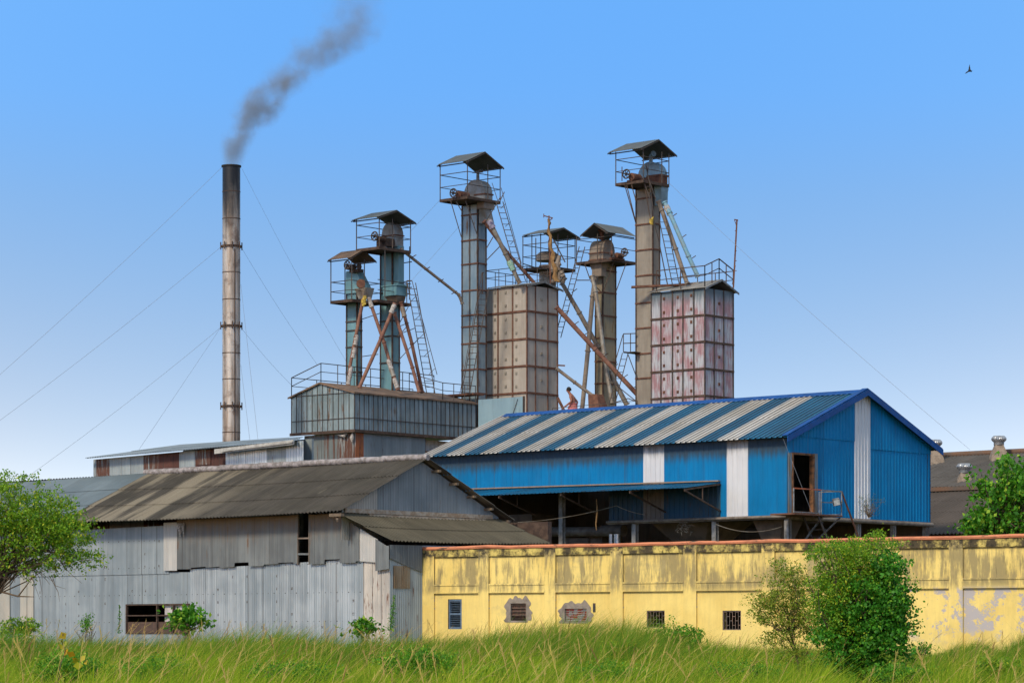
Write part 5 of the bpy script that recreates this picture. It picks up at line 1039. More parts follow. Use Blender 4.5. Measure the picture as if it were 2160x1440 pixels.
ed = [(0, 1), (1, 2), (2, 3), (3, 4), (4, 5), (5, 6), (6, 7), (3, 8), (8, 9), (9, 10), (10, 11), (11, 12), (3, 13), (13, 14), (14, 15), (15, 16), (16, 17), (0, 18), (18, 19), (19, 20), (20, 21), (21, 22), (0, 23), (23, 24), (24, 25), (25, 26), (26, 27), (6, 28)]
def fingers(base, d, side, i0):
    for k, (o_, l_) in enumerate(((-.027, .07), (-.009, .08), (.009, .075), (.026, .06))):
        jt.append((base+side*o_+d*.03, .009)); jt.append((base+side*o_+d*(.03+l_*.55)-ZUP*.006, .0085)); jt.append((base+side*o_+d*(.03+l_)-ZUP*.03, .007)); n_ = len(jt); ed.extend([(i0, n_-3), (n_-3, n_-2), (n_-2, n_-1)])
    jt.append((base-side*.045+d*.0, .010)); jt.append((base-side*.06+d*.035-ZUP*.02, .008)); n_ = len(jt); ed.extend([(i0, n_-2), (n_-2, n_-1)])
fingers(jt[12][0], (fx*.75-ZUP*.66).normalized(), sx_, 12); fingers(jt[17][0], (-ZUP+fx*.2).normalized(), fx, 17)
person = skinfig('person', jt, ed, sk); tag(person, 'shirtless person in a pink waistcloth walking left behind the blue roof ridge', 'person')
pin = plain('pink_cloth', '#b8706c', '#a3605e', .9, 0, 6)
mb = MB(); rows = []
for k in range(9):
    t = k/8; z_ = 1.04-.62*t; wa = .165+.13*t; wb = .14+.05*t; cf = .01+.10*t
    rows.append([B0_+(fx*(cf+wa*math.cos(q)*(1+.04*math.sin(5*q+k)))+sx_*(wb*math.sin(q)*1.15)+ZUP*(z_+.015*math.sin(4*q)))*1.14 for q in [2*math.pi*j/20 for j in range(20)]])
mb.grid(rows, close=True); mb.tube([B0_+(fx*(.01+.172*math.cos(q))+sx_*(.168*math.sin(q))+ZUP*1.04)*1.14 for q in [2*math.pi*j/16 for j in range(17)]], .02, 6, caps=False); cl_ = mb.build('waistcloth', pin, person)
mb = MB(); rows = []; hc = B0_+(fx*.215+ZUP*1.63)*1.14
for k in range(8):
    t = math.pi*.62*k/7; rows.append([hc+1.14*(fx*(-.02+(.102*math.sin(t)+.004)*math.cos(q))+sx_*((.092*math.sin(t)+.004)*math.sin(q))+ZUP*(.105*math.cos(t)-(.0 if math.cos(q) > .2 else .02*math.sin(t)))) for q in [2*math.pi*j/16 for j in range(16)]])
mb.grid(rows, close=True); mb.build('hair', plain('black_hair', '#16130f', '#221c18', .8, 0, 20), person)
# ---------------- guy wires ----------------
mg = plain('wire', '#6a6e76', '#7a7e86', .6)
def guy(x0, y0, d0, x1, y1, d1, lab, sag=.0):
    mb = sagline(at(x0, y0, d0), at(x1, y1, d1), sag, .0065, 10); tag(mb.build('guy_wire', mg), lab, 'guy wire', 'guy wires')
guy(469, 352, 138, -30, 816, 128, 'guy wire from the chimney top running down to the left edge', .15)
guy(467, 520, 138, -30, 908, 128, 'guy wire from the upper chimney collar running down left', .15)
guy(466, 690, 138, 40, 1018, 128, 'guy wire from the middle chimney collar running down left to the leafy tree', .15)
guy(466, 690, 138, 293, 948, 113, 'steeper guy wire from the middle chimney collar down to the low shed roof', 0)
guy(510, 355, 138, 732, 765, 144, 'guy wire from the chimney top down right towards the short teal elevator', .2)
guy(508, 520, 138, 670, 770, 144, 'guy wire from the upper chimney collar down right to the raised panel box', .15)
guy(508, 690, 138, 618, 815, 143, 'guy wire from the middle chimney collar down right to the raised panel box', .1)
guy(508, 600, 138.3, 544, 926, 116, 'near-vertical guy wire close right of the chimney, reaching the low roof', 0)
guy(508, 770, 138.3, 527, 928, 116, 'shorter near-vertical guy wire close right of the chimney', 0)
guy(1412, 387, 146, 2046, 948, 134, 'long guy wire from the tallest elevator down right to the brown roof', .2)
guy(928, 422, 146, 866, 488, 145.5, 'short wire between the grey-blue and tall teal elevators, upper', 0)
guy(975, 470, 147, 868, 592, 144, 'wire from the blue-grey shaft down left to the caged ladder', 0)
guy(1652, 925, 110.5, 1716, 1090, 110.2, 'wire from the eave corner hanging across the black doorway', 0)
# ---------------- bird ----------------
bd_ = 90; bc = at(2046, 150, bd_); k_ = bd_/F
def bp(x, y, yy=0): return bc+Vector(((x-950)/28.8*k_, yy, -(y-860)/28.8*k_))
mbk = plain('dark_feathers', '#20242c', '#2c3038', .8)
mb = MB(); mb.tube([bp(840, 800, -.02), bp(880, 825, -.01), bp(940, 850), bp(1000, 868), bp(1040, 880, .02)], [.012, .028, .04, .028, .012], 8); mb.grid([[bp(1020, 862, .01), bp(1035, 885, .02)], [bp(1095, 815, .01), bp(1055, 950, .03)]]); 
mb.tube([bp(865, 812, -.015), bp(835, 795, -.02)], [.014, .003], 6); bo = mb.build('bird', mbk, None, 'small dark bird flying with raised wings in the upper right sky', 'bird')
for w_ in ([(900, 830), (870, 700), (905, 560), (935, 455), (950, 600), (985, 800)], [(890, 850), (760, 900), (690, 970), (650, 1030), (720, 1015), (850, 940), (960, 880)]):
    mb = MB(); top = [bp(x, y, -.008) for x, y in w_]; bot = [bp(x, y, .008) for x, y in w_]; mb.face(top); mb.face(bot[::-1])
    for k in range(len(w_)): mb.face([top[k], bot[k], bot[(k+1) % len(w_)], top[(k+1) % len(w_)]])
    mb.build('wing', mbk, bo)
# ---------------- smoke ----------------
g = bpy.data.materials.new('chimney_smoke'); g.use_nodes = True; t = g.node_tree; t.nodes.clear()
class GG(G):
    def __init__(s, mat): s.mat = mat; s.t = mat.node_tree
gs = GG(g)
co = gs.n('TexCoord', 3); sep = t.nodes.new('ShaderNodeSeparateXYZ'); t.links.new(co, sep.inputs[0]); X, Yy, Z_ = sep.outputs
# object space: origin at the chimney mouth, metres
k_ = 138/F
cp = [(350, 489, 26), (300, 500, 38), (250, 533, 54), (200, 570, 62), (160, 615, 66), (120, 668, 82), (80, 716, 88), (40, 748, 84), (0, 755, 84), (-40, 770, 84)]
hs = [(350-y)*k_ for y, x, r in cp]; Hm = hs[-1]
def curve(vals, lo, hi):
    nd = t.nodes.new('ShaderNodeFloatCurve'); c = nd.mapping.curves[0]
    for i, (h_, v_) in enumerate(zip(hs, vals)):
        px_, py_ = h_/Hm, (v_-lo)/(hi-lo)
        if i == 0: c.points[0].location = (px_, py_)
        elif i == len(hs)-1: c.points[1 if len(c.points) == 2 else len(c.points)-1].location = (px_, py_)
        else: c.points.new(px_, py_)
    nd.mapping.update(); t.links.new(gs.m('DIVIDE', Z_, Hm), nd.inputs['Value']); return gs.m('ADD', gs.m('MULTIPLY', nd.outputs[0], hi-lo), lo)
cxn = curve([(x-489)*k_ for y, x, r in cp], -1, 8); rn = curve([r*k_ for y, x, r in cp], 0, 3)
wv = gs.n('TexNoise', out=1, ins={'Vector': co, 'Scale': .75, 'Detail': 4.0, 'Roughness': .6}); sw = t.nodes.new('ShaderNodeSeparateXYZ'); t.links.new(wv, sw.inputs[0])
amp = gs.m('MULTIPLY', gs.m('MULTIPLY', rn, 2.0), gs.ss(Z_, 0.0, 3.0, .25, 1.0))
dx = gs.m('ADD', gs.m('SUBTRACT', X, cxn), gs.m('MULTIPLY', gs.m('SUBTRACT', sw.outputs[0], .5), amp)); dy = gs.m('ADD', Yy, gs.m('MULTIPLY', gs.m('SUBTRACT', sw.outputs[1], .5), amp))
dist = gs.m('SQRT', gs.m('ADD', gs.m('MULTIPLY', dx, dx), gs.m('MULTIPLY', dy, dy))); q = gs.m('DIVIDE', dist, rn)
core = gs.ss(q, 1.05, .1); nz2 = gs.n('TexNoise', ins={'Vector': co, 'Scale': .95, 'Detail': 7.0, 'Roughness': .6}); 
lump = gs.ss(nz2, .30, .66); fall = gs.n('MapRange', ins={0: Z_, 1: 0.0, 2: Hm, 3: 1.0, 4: .0}); fall = gs.m('MULTIPLY', fall, gs.ss(Z_, 0.0, .9, .45, 1.0))
lump = gs.m('ADD', gs.m('MULTIPLY', lump, gs.ss(Z_, .3, 1.6)), gs.ss(Z_, 1.6, .3))
den = gs.m('MULTIPLY', gs.m('MULTIPLY', core, lump), gs.m('MULTIPLY', fall, 2.1))
pv = t.nodes.new('ShaderNodeVolumePrincipled'); pv.inputs['Color'].default_value = lin('#aaa69e'); t.links.new(den, pv.inputs['Density']); mo = t.nodes.new('ShaderNodeOutputMaterial'); t.links.new(pv.outputs[0], mo.inputs['Volume'])
so = Vector((at(489, 350, 138))); mb = MB(); x0, x1 = -1.1, 8.2
# a slanted hull following the plume
rows = []
for y, x, r in [(349, 489, 24)]+[(y_, x_, r_) for y_, x_, r_ in cp[1:]]:
    c_ = so+Vector(((x-489)*k_, 0, (350-y)*k_)); w_ = max(r*k_*1.5, .5); rows.append([c_+Vector((-w_-.2, -w_, 0)), c_+Vector((w_+.2, -w_, 0)), c_+Vector((w_+.2, w_, 0)), c_+Vector((-w_-.2, w_, 0))])
mb.grid(rows, close=True, smooth=False); mb.face(rows[0][::-1]); mb.face(rows[-1])
sm_ = mb.build('smoke', g, None, 'grey smoke drifting up and right from the chimney top', 'smoke', kind='stuff', loc=so)
sm_.location = so
try: g.cycles.volume_step_rate = .25
except Exception: pass
# ---------------- vegetation ----------------
def leafmat(name, c1, c2, c3, rough=.55, tr=.35):
    g = G(name, rough, 0, .3); at_ = g.t.nodes.new('ShaderNodeAttribute'); at_.attribute_name = 'tint'; sp = g.t.nodes.new('ShaderNodeSeparateColor'); g.t.links.new(at_.outputs['Color'], sp.inputs[0])
    c = g.mix(sp.outputs[0], lin(c1), lin(c2)); c = g.mix(g.ss(sp.outputs[1], .82, .95), c, lin(c3)); g.col(c)
    tl = g.t.nodes.new('ShaderNodeBsdfTranslucent'); g.t.links.new(c, tl.inputs[0]); ms = g.t.nodes.new('ShaderNodeMixShader'); ms.inputs[0].default_value = tr
    out = [n for n in g.t.nodes if n.type == 'OUTPUT_MATERIAL'][0]; g.t.links.new(g.b.outputs[0], ms.inputs[1]); g.t.links.new(tl.outputs[0], ms.inputs[2]); g.t.links.new(ms.outputs[0], out.inputs[0]); return g.mat
def rawmesh(name, verts, faces, tint, mat, parent=None, loc=(0, 0, 0)):
    "verts (N,3) float, faces (M,4) int, tint (M,3)"
    me = bpy.data.meshes.new(name); n = len(verts); m = len(faces)
    me.vertices.add(n); me.vertices.foreach_set('co', (verts-np.array(loc)).astype(np.float32).ravel()); me.loops.add(m*4); me.loops.foreach_set('vertex_index', faces.astype(np.int32).ravel())
    me.polygons.add(m); me.polygons.foreach_set('loop_start', np.arange(0, m*4, 4, dtype=np.int32)); me.polygons.foreach_set('loop_total', np.full(m, 4, dtype=np.int32)); me.update(calc_edges=True)
    ca = me.color_attributes.new('tint', 'FLOAT_COLOR', 'CORNER'); c4 = np.ones((m*4, 4), dtype=np.float32); c4[:, :3] = np.repeat(tint, 4, axis=0); ca.data.foreach_set('color', c4.ravel())
    me.materials.append(mat); o = bpy.data.objects.new(name, me); col.objects.link(o)
    if parent: o.parent = parent
    else: o.location = loc
    return o
def unit(a): return a/np.linalg.norm(a, axis=1, keepdims=True)
def leaves(name, C_, size, mat, parent, tintc=None, droop=.2, wid=.5):
    n = len(C_); d = unit(rng.normal(0, 1, (n, 3))+np.array([0, 0, -droop])); s = unit(np.cross(d, rng.normal(0, 1, (n, 3)))); nn_ = np.cross(d, s)
    L_ = size*rng.uniform(.6, 1.25, (n, 1)); w = L_*wid
    v = np.stack([C_-d*L_*.5, C_+s*w*.5+nn_*L_*.12, C_+d*L_*.5, C_-s*w*.5+nn_*L_*.12], 1).reshape(-1, 3); f_ = np.arange(n*4).reshape(n, 4)
    ti = rng.uniform(0, 1, (n, 3)); 
    if tintc is not None: ti[:, 0] = np.clip(.6*tintc+.4*ti[:, 0], 0, 1)
    lo = np.array(tuple(origin(parent))) if parent else np.zeros(3)
    return rawmesh(name, v, f_, ti, mat, parent, lo)
def cloud(lobes, d, dy, per, nclump, spread, surf=.5):
    "leaf positions: clumps scattered in lobes given in photo pixels (px,py,rx,ry,weight)"
    out = []; tc_ = []; ws = np.array([l[4]*l[2]*l[3] for l in lobes], float); ws /= ws.sum(); cen = []
    for i in rng.choice(len(lobes), nclump, p=ws):
        px, py, rx, ry, _ = lobes[i]; v_ = rng.normal(0, 1, 3); v_ /= np.linalg.norm(v_); r = rng.uniform(0, 1)**surf; spray = rng.uniform() < .16; r = rng.uniform(1.05, 1.45) if spray else r
        c = at(px+v_[0]*rx*r, py-v_[2]*ry*r, d); c = np.array([c.x, c.y+v_[1]*r*dy, c.z]); cen.append(c); m_ = max(4, int(per*rng.uniform(.4, 1.5)*(.5 if spray else 1)))
        sp = spread*rng.uniform(.6, 1.3); out.append(c+rng.normal(0, sp, (m_, 3))*np.array([1, 1, .75])); tc_.append(np.full(m_, rng.uniform(0, 1)))
    return np.concatenate(out), np.concatenate(tc_), cen
bark = plain('bark', '#5c4e40', '#473c32', .95, 0, 9); twigm = plain('twig', '#5a4a3c', '#6d5c48', .95, 0, 9)
def limbs(mb, base, cens, n, r0, rt=.01):
    base = Vector(base)
    for c in cens[:n]:
        c = Vector(c); mid = base.lerp(c, .45)+Vector(rng.normal(0, .12, 3))+ZUP*.1; mb.tube([base, base.lerp(mid, .6)+Vector(rng.normal(0, .04, 3)), mid, mid.lerp(c, .6)+Vector(rng.normal(0, .08, 3)), c], [r0, r0*.75, r0*.5, r0*.28, rt*.5], 5, caps=False)
lm1 = leafmat('leaf_light_green', '#3a7218', '#86ac22', '#b4b830'); lm2 = leafmat('leaf_dark_green', '#2c6418', '#5a9a20', '#9cbc38'); lm3 = leafmat('leaf_deep', '#2f701a', '#6aa422', '#a8c238')
# left tree
def tree(name, label, d, lobes, trunk, dy, nclump, per, spread, size, mat, nl, r0, cat='tree', surf=.5, wid=.5, fork=None):
    bx = at(trunk[0][0], trunk[0][1], d); bz = gz(bx.x, d); t_ = thing(name, label, cat, (bx.x, d, bz))
    P_, tc_, cen = cloud(lobes, d, dy, per, nclump, spread, surf); leaves('crown', P_, size, mat, t_, tc_, wid=wid)
    mb = MB(); pts = [Vector((bx.x, d, bz-.1))]+[at(x, y, d) for x, y in trunk[1:]]; n = len(pts); mb.tube(pts, [r0*(1-.6*k/(n-1)) for k in range(n)], 8)
    limbs(mb, pts[-1], cen, nl, r0*.35); limbs(mb, pts[max(1, n-2)], cen[nl:], nl//2, r0*.3); mb.build('trunk', bark, t_); return t_
L_ = [(30, 1075, 70, 60, 1), (90, 1100, 70, 65, 1), (140, 1120, 55, 50, 1), (30, 1150, 70, 55, 1), (110, 1160, 60, 45, .9), (170, 1180, 45, 24, .6), (205, 1175, 22, 14, .6), (10, 1020, 25, 32, .8), (45, 1010, 10, 24, .5), (68, 1015, 14, 14, .5), (120, 1055, 28, 14, .4), (-60, 1090, 70, 80, 1), (180, 1125, 25, 25, .6), (125, 1195, 20, 18, .3), (35, 1205, 18, 10, .2), (60, 1195, 60, 25, .35)]
tl_ = tree('leafy_tree', 'bushy light-green tree at the left edge in front of the grey shed', 66, L_, [(-25, 1400), (-20, 1320), (-10, 1255), (-2, 1215)], 1.0, 1300, 20, .07, .074, lm1, 70, .06)
mb = MB(); mb.tube([at(-12, 1255, 66), at(-2, 1246, 65.9), at(38, 1257, 65.8), at(72, 1258, 65.8)], [.03, .028, .02, .008], 6); mb.tube([at(38, 1257, 65.8), at(55, 1235, 65.8), at(68, 1218, 65.8)], [.02, .014, .006], 5); mb.tube([at(0, 1215, 66), at(8, 1180, 65.9), at(20, 1140, 65.9)], [.05, .04, .02], 6)
mb.tube([at(20, 1180, 66), at(60, 1160, 65.8), at(130, 1165, 65.8), at(175, 1182, 65.8), at(195, 1180, 65.8)], [.03, .022, .015, .01, .005], 5)
for k in range(26): x = rng.uniform(10, 130); y = rng.uniform(1160, 1215); mb.tube([at(x, y, 66), at(x+rng.uniform(5, 30), y+rng.uniform(5, 35), 66), at(x+rng.uniform(20, 50), y+rng.uniform(0, 60), 66)], [.008, .006, .003], 4)
mb.build('low_branches', twigm, tl_)
# right tree behind the wall
L_ = [(2110, 1060, 60, 45, 1), (2150, 1100, 60, 30, 1), (2070, 1095, 42, 26, 1), (2140, 1030, 40, 40, .9), (2115, 985, 24, 26, .8), (2060, 1005, 18, 12, .7), (2080, 1030, 24, 20, .6), (2160, 985, 20, 20, .7), (2190, 1060, 50, 60, 1), (2110, 1120, 80, 22, 1), (2040, 1115, 16, 12, .6)]
tree('leafy_tree', 'large-leaved green tree rising behind the yellow building at the right edge', 98, L_, [(2120, 1290), (2118, 1180), (2115, 1120)], 1.2, 620, 13, .16, .17, lm2, 60, .16, wid=.7)
# big bush: a light green shrub overgrown by a dark creeper
L_ = [(1800, 1215, 80, 50, 1.2), (1770, 1250, 60, 50, 1), (1790, 1170, 66, 30, .9), (1745, 1290, 34, 60, .8), (1722, 1160, 26, 14, .4), (1705, 1175, 14, 8, .3), (1840, 1140, 34, 18, .5), (1856, 1118, 14, 12, .5), (1864, 1100, 6, 8, .4), (1885, 1148, 20, 10, .4), (1745, 1150, 22, 16, .4), (1800, 1150, 26, 16, .5), (1720, 1230, 18, 12, .3), (1700, 1260, 14, 14, .25), (1780, 1330, 50, 50, .9), (1920, 1235, 10, 8, .25), (1770, 1140, 12, 12, .25)]
bb = tree('dense_bush', 'tall dense green bush in front of the yellow wall, creeper-covered', 52, L_, [(1820, 1520), (1818, 1440), (1815, 1380)], .8, 1250, 22, .058, .052, lm1, 90, .1, 'bush')
L_ = [(1870, 1200, 42, 36, 1), (1880, 1260, 44, 50, 1.1), (1830, 1290, 84, 60, 1.4), (1860, 1340, 64, 50, 1.2), (1800, 1370, 74, 46, 1.2), (1815, 1425, 62, 30, 1), (1900, 1320, 26, 22, .6), (1925, 1310, 12, 8, .3), (1740, 1340, 26, 30, .6), (1895, 1180, 16, 10, .4), (1820, 1240, 50, 30, .5), (1905, 1375, 24, 18, .4)]
P_, tc_, cen = cloud(L_, 51.8, .75, 18, 1500, .055, .45); leaves('creeper', P_, .062, leafmat('leaf_creeper_dark', '#286018', '#4c9420', '#80ac30'), bb, tc_, wid=.8)
L_ = [(1660, 1215, 38, 34, .7), (1620, 1260, 42, 34, .7), (1655, 1290, 50, 40, .8), (1600, 1300, 26, 22, .5), (1690, 1325, 40, 30, .7), (1640, 1340, 30, 16, .5), (1685, 1250, 30, 40, .7), (1705, 1300, 24, 40, .6), (1670, 1375, 40, 26, .6), (1625, 1350, 26, 16, .35), (1640, 1190, 14, 18, .3), (1585, 1275, 14, 10, .25)]
tree('airy_bush', 'thin open bush with small yellowish leaves, left of the dense green bush', 54, L_, [(1690, 1500), (1684, 1400), (1668, 1335)], .45, 800, 14, .055, .050, leafmat('leaf_olive', '#5c7422', '#94a834', '#a88a3c'), 30, .03, 'bush')
# smaller plants
def bushlet(name, label, px, py, rx, ry, d, ncl, size, mat, per=16, sp=.06, wid=.5, cat='bush'):
    b_ = at(px, py+ry, d); t_ = thing(name, label, cat, (b_.x, d, min(b_.z, gz(b_.x, d)+.05) if py > 1200 else b_.z)); P_, tc_, cen = cloud([(px, py, rx, ry, 1)], d, .4, per, ncl, sp, .5); leaves('foliage', P_, size, mat, t_, tc_, wid=wid)
    mb = MB(); limbs(mb, t_.location, cen, min(24, len(cen)), .014, .006); mb.build('stem', twigm, t_); return t_
bushlet('wall_plant', 'small feathery plant growing on the ledge at the white stripe of the blue shed', 1832, 1065, 26, 26, 112.5, 60, .07, leafmat('leaf_greygreen', '#4a5c3c', '#68784e', '#8a9070'), 9, .07, .25, 'plant')
bushlet('broadleaf_plant', 'broad-leaved shrub in front of the dark low window of the grey shed', 395, 1305, 45, 30, 88, 110, .17, lm2, 7, .09, .55, 'plant')
bushlet('broadleaf_plant', 'low broad-leaved shrub at the foot of the peeling white sheets', 768, 1322, 40, 18, 87, 70, .15, lm2, 7, .08, .55, 'plant')
bushlet('leafy_weed', 'bright green weed clump at the far left below the grey shed', 45, 1325, 45, 22, 80, 120, .08, lm1, 16, .06)
bushlet('leafy_weed', 'small dark weed by the grey shed left of the low window', 182, 1310, 14, 18, 86, 30, .08, lm2, 12, .06)
bushlet('leafy_weed', 'dark leafy mound in front of the yellow wall below the barred windows', 1425, 1345, 62, 30, 74, 200, .07, lm3, 20, .06)
bushlet('leafy_weed', 'yellow-green leafy mound in the grass below the yellow wall, left part', 1320, 1375, 50, 24, 62, 140, .06, lm1, 16, .05)
bushlet('leafy_weed', 'dark low weed clump against the wall base right of the dense bush', 1940, 1372, 28, 18, 80, 60, .08, lm2, 14, .06)
bushlet('leafy_weed', 'green tangled weed mass in the middle foreground grass', 880, 1400, 80, 34, 46, 260, .045, lm3, 20, .05)
bushlet('leafy_weed', 'dark tangled weed mass in the left foreground grass', 140, 1410, 70, 34, 44, 260, .045, lm3, 20, .05)
bushlet('leafy_weed', 'low leafy weeds at the bottom right corner', 2110, 1410, 60, 26, 48, 180, .05, lm1, 16, .05)
bushlet('leafy_weed', 'leafy weeds below the dense bush, right side', 1900, 1420, 90, 16, 50, 180, .05, lm3, 16, .05)
for k, (px, py, rx, ry, d, lab) in enumerate([(330, 1405, 60, 26, 45, 'dark leafy weeds between the tufts left of the middle foreground'), (620, 1412, 70, 22, 44, 'leafy weeds low in the grass below the peeling white sheets'), (1040, 1418, 60, 20, 44, 'dark green weeds in the foreground below the blue-framed window'), (1290, 1415, 70, 24, 46, 'tangled green weeds in the foreground below the red louvred window'), (1560, 1412, 60, 22, 46, 'leafy weeds in the foreground left of the dense bush'), (1690, 1400, 46, 26, 56, 'leafy weeds at the foot of the thin open bush'), (20, 1345, 60, 18, 70, 'green weeds at the left edge of the photo below the tree')]):
    bushlet('leafy_weed', lab, px, py+6, rx*1.5, ry*.9, d, 210, .042, (lm3, lm2, lm1)[k % 3], 13, .09)
# yellowing vine in the left foreground
vm = leafmat('leaf_yellow', '#b89a20', '#98a428', '#c98a20'); t_ = thing('yellow_vine', 'yellowing broad-leaved vine standing in the left foreground grass', 'plant', (at(145, 1400, 40).x, 40, gz(0, 40)))
pts = [(122, 1440), (128, 1400), (138, 1370), (130, 1352), (133, 1335)]; mb = MB(); mb.tube([at(x, y, 40) for x, y in pts], .006, 5); mb.build('stem', twigm, t_)
P_ = np.array([tuple(at(x, y, 40)) for x, y in ((132, 1340), (127, 1350), (137, 1357), (145, 1368), (150, 1378), (157, 1388), (160, 1394), (175, 1388), (182, 1396), (130, 1362), (140, 1375), (126, 1385), (165, 1403))]); leaves('foliage', P_, .13, vm, t_, None, wid=.75)
# creeper on the corner sheets and on the wall
cm = leafmat('creeper_leaf', '#2f6a1c', '#4c8a20', '#7aa82c')
def creeper(label, pts, w, n, d0):
    t_ = thing('creeper', label, 'creeper', at(pts[-1][0], pts[-1][1], d0)); out = []
    for _ in range(n):
        k = rng.uniform(0, len(pts)-1.001); i = int(k); f_ = k-i; x = pts[i][0]+(pts[i+1][0]-pts[i][0])*f_; y = pts[i][1]+(pts[i+1][1]-pts[i][1])*f_; ww = w*(.25+.75*k/(len(pts)-1)); p = at(x+rng.normal(0, ww), y, d0+rng.normal(0, .05)); out.append(tuple(p))
    leaves('foliage', np.array(out), .06, cm, t_); mb = MB(); mb.tube([at(x, y, d0+.06) for x, y in pts], .01, 4); mb.build('stem', twigm, t_)
creeper('dense green creeper climbing the corner of the grey shed beside the yellow wall', [(831, 1255), (829, 1285), (826, 1310), (822, 1330)], 6, 420, 93.2)
creeper('thin green creeper climbing the pale sheets left of the low window', [(252, 1275), (252, 1300), (251, 1335)], 3.2, 160, 101)
# ---------------- grass ----------------
px_k = [-120, 0, 100, 250, 330, 430, 480, 560, 640, 700, 780, 900, 980, 1050, 1120, 1180, 1240, 1320, 1370, 1420, 1480, 1540, 1700, 1950, 1985, 2010, 2060, 2090, 2110, 2140, 2160, 2300]
py_k = [1325, 1325, 1335, 1340, 1345, 1330, 1318, 1314, 1325, 1340, 1335, 1335, 1326, 1308, 1293, 1288, 1285, 1290, 1312, 1342, 1350, 1362, 1365, 1385, 1372, 1350, 1345, 1362, 1365, 1330, 1315, 1315]
def blades(nt, dlo, dhi, hfun, w0, lean, per, rad):
    "tufts: each a fan of curved blades with a tone of its own"
    td = dlo+(dhi-dlo)*rng.uniform(0, 1, nt); tx = (rng.uniform(-100, 2260, nt)-CX)/F*td; k = rng.poisson(per, nt)+2; idx = np.repeat(np.arange(nt), k); n = len(idx)
    off = rng.normal(0, rad, (n, 2)); x = tx[idx]+off[:, 0]; d = td[idx]+off[:, 1]; px = x/d*F+CX; pa_ = .5+.28*np.sin(tx*1.7+td*.45+1)+.22*np.sin(tx*3.9-td*.8); tone = np.clip(.55*rng.uniform(0, 1, nt)+.55*pa_-.05, 0, 1)[idx]; th = (rng.uniform(.6, 1.0, nt)*(.86+.34*(.5+.5*np.sin(tx*2.6-td*1.1))))[idx]; tl_ = rng.normal(lean, .16, nt)[idx]
    g0 = np.array([gz(0, q) for q in d]); h = hfun(px, d, g0, n)*th; keep = h > .12; d, px, x, g0, h, off, tone, tl_ = [q[keep] for q in (d, px, x, g0, h, off, tone, tl_)]; n = len(d)
    base = np.stack([x, d, g0], 1); le = np.stack([tl_+off[:, 0]/rad*.22+rng.normal(0, .12, n), off[:, 1]/rad*.2+rng.normal(0, .1, n)], 1)*h[:, None]
    sd_ = unit(np.stack([rng.normal(1, .5, n), rng.normal(0, .5, n), np.zeros(n)], 1)); w = (w0*rng.uniform(.6, 1.5, n))[:, None]
    ts_ = (0, .35, .7, 1.0); ws = (1, .85, .55, .08); V_ = []
    for t_, wf in zip(ts_, ws):
        p = base.copy(); p[:, 2] += h*(t_-.16*t_**3); p[:, :2] += le*(t_**1.8); V_ += [p-sd_*w*wf*.5, p+sd_*w*wf*.5]
    v = np.stack(V_, 1).reshape(-1, 3); i0 = (np.arange(n)*8)[:, None]; f_ = np.concatenate([i0+np.array([0, 1, 3, 2]), i0+np.array([2, 3, 5, 4]), i0+np.array([4, 5, 7, 6])], 1).reshape(-1, 4)
    ti = rng.uniform(0, 1, (n, 3)); ti[:, 0] = np.clip(.35*ti[:, 0]+.75*tone-.05, 0, 1); return v, f_, np.repeat(ti, 3, axis=0)
def ystop(px): return np.interp(px, px_k, py_k)
def h_far(px, d, g0, n): return np.clip((E+(HZ-(ystop(px)+rng.exponential(7, n)-15))/F*d-g0), 0, 2.2)*rng.uniform(.55, 1.06, n)
def dip(px): return 42*np.exp(-((px-1815)/95.)**4)
def h_mid(px, d, g0, n):
    top = 1356+14*np.sin(px/90.)+12*np.sin(px/37.+1)+8*np.sin(px/13.)+(np.clip(px-1500, 0, 300)/300)*14+dip(px); return np.clip(E+(HZ-(top+rng.normal(0, 12, n)))/F*d-g0, .15, 2.0)*rng.uniform(.7, 1.0, n)
def h_near(px, d, g0, n):
    top = 1390+14*np.sin(px/110.+2)+11*np.sin(px/41.)+8*np.sin(px/17.)+dip(px)*.6; return np.clip(E+(HZ-(top+rng.normal(0, 13, n)))/F*d-g0, .15, 2.0)*rng.uniform(.8, 1.0, n)
gmA = leafmat('grass_blade_far', '#2f5c14', '#84a428', '#b0a03c', .8, .45); gmB = leafmat('grass_blade_mid', '#356612', '#a8be28', '#c0b048', .8, .5); gmC = leafmat('grass_blade_near', '#3c7012', '#b8cc28', '#ccbc50', .8, .5)
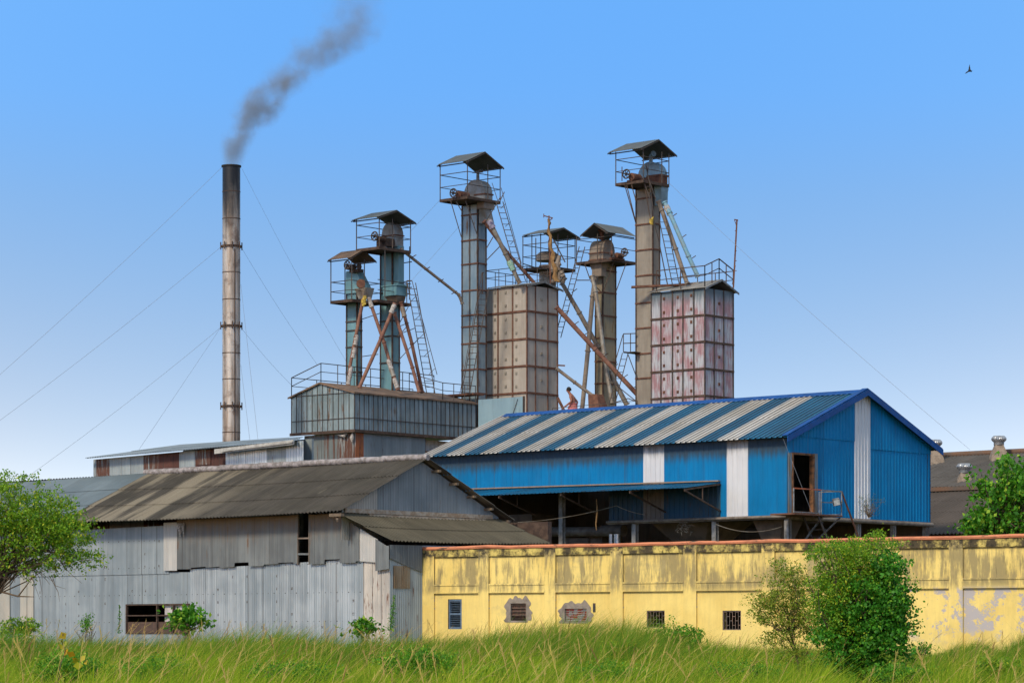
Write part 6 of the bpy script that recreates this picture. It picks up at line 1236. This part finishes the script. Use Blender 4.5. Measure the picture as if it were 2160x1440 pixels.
for nm, args, mt in (('tall_grass', (3400, 60, 83, h_far, .010, .38, 20, .16), gmA), ('grass', (2500, 42, 62, h_mid, .013, .26, 17, .12), gmB), ('foreground_grass', (1700, 26, 44, h_near, .012, .2, 16, .09), gmC)):
    v, f_, ti = blades(*args); o = rawmesh(nm, v, f_, ti, mt); tag(o, kind='stuff')
# seed-head stalks
def stalks(n, dlo, dhi, t0, t1, seed, name, c1, c2):
    P_ = []; mbv = []; mbf = []; mt = []; k0 = 0
    for _ in range(n):
        d = rng.uniform(dlo, dhi); px = rng.uniform(-40, 2200); 
        if 1500 < px < 1960 and rng.uniform() < .5: continue
        top = rng.uniform(t0, t1)+(25 if px > 1400 else 0); b_ = np.array([(px-CX)/F*d, d, gz(0, d)]); zt_ = E+(HZ-top)/F*d; h_ = zt_-b_[2]
        if h_ < .3: continue
        ln = rng.normal(.30, .28)*h_; hl_ = rng.uniform(.22, .42); tone = rng.uniform(0, 1, 3)
        def pos(t): return b_+np.array([ln*t**2, 0, h_*(t-.06*t**3)])
        sdv = np.array([.003, 0, 0]); ts_ = [0, .4, .7, .9, 1.0]
        for a_, c_ in zip(ts_[:-1], ts_[1:]):
            p, q = pos(a_), pos(c_); mbv += [p-sdv, p+sdv, q+sdv*.7, q-sdv*.7]; mbf.append([k0, k0+1, k0+2, k0+3]); k0 += 4; mt.append(tone)
        for j in range(24):
            f_ = 1-hl_/h_*(j/24); p = pos(f_); dr = pos(min(1, f_+.02))-pos(f_-.02); dr /= np.linalg.norm(dr); e = (dr*.9+rng.normal(0, .22, 3)+np.array([.12, 0, -.05])); e /= np.linalg.norm(e); q = p+e*rng.uniform(.05, .10)*(1-.4*abs(j/24-.5)); s_ = np.array([.0024, 0, .0015])
            mbv += [p-s_, p+s_, q+s_*.6, q-s_*.6]; mbf.append([k0, k0+1, k0+2, k0+3]); k0 += 4; mt.append(tone)
    o = rawmesh(name, np.array(mbv), np.array(mbf), np.array(mt), leafmat(name+'_tone', c1, c2, '#7a5a38', .8, .4)); tag(o, kind='stuff')
stalks(520, 50, 72, 1298, 1370, 1, 'seeding_grass', '#c0ac5c', '#bc9a68'); stalks(260, 28, 50, 1325, 1420, 2, 'foreground_seeding_grass', '#ccbc64', '#c4a468')
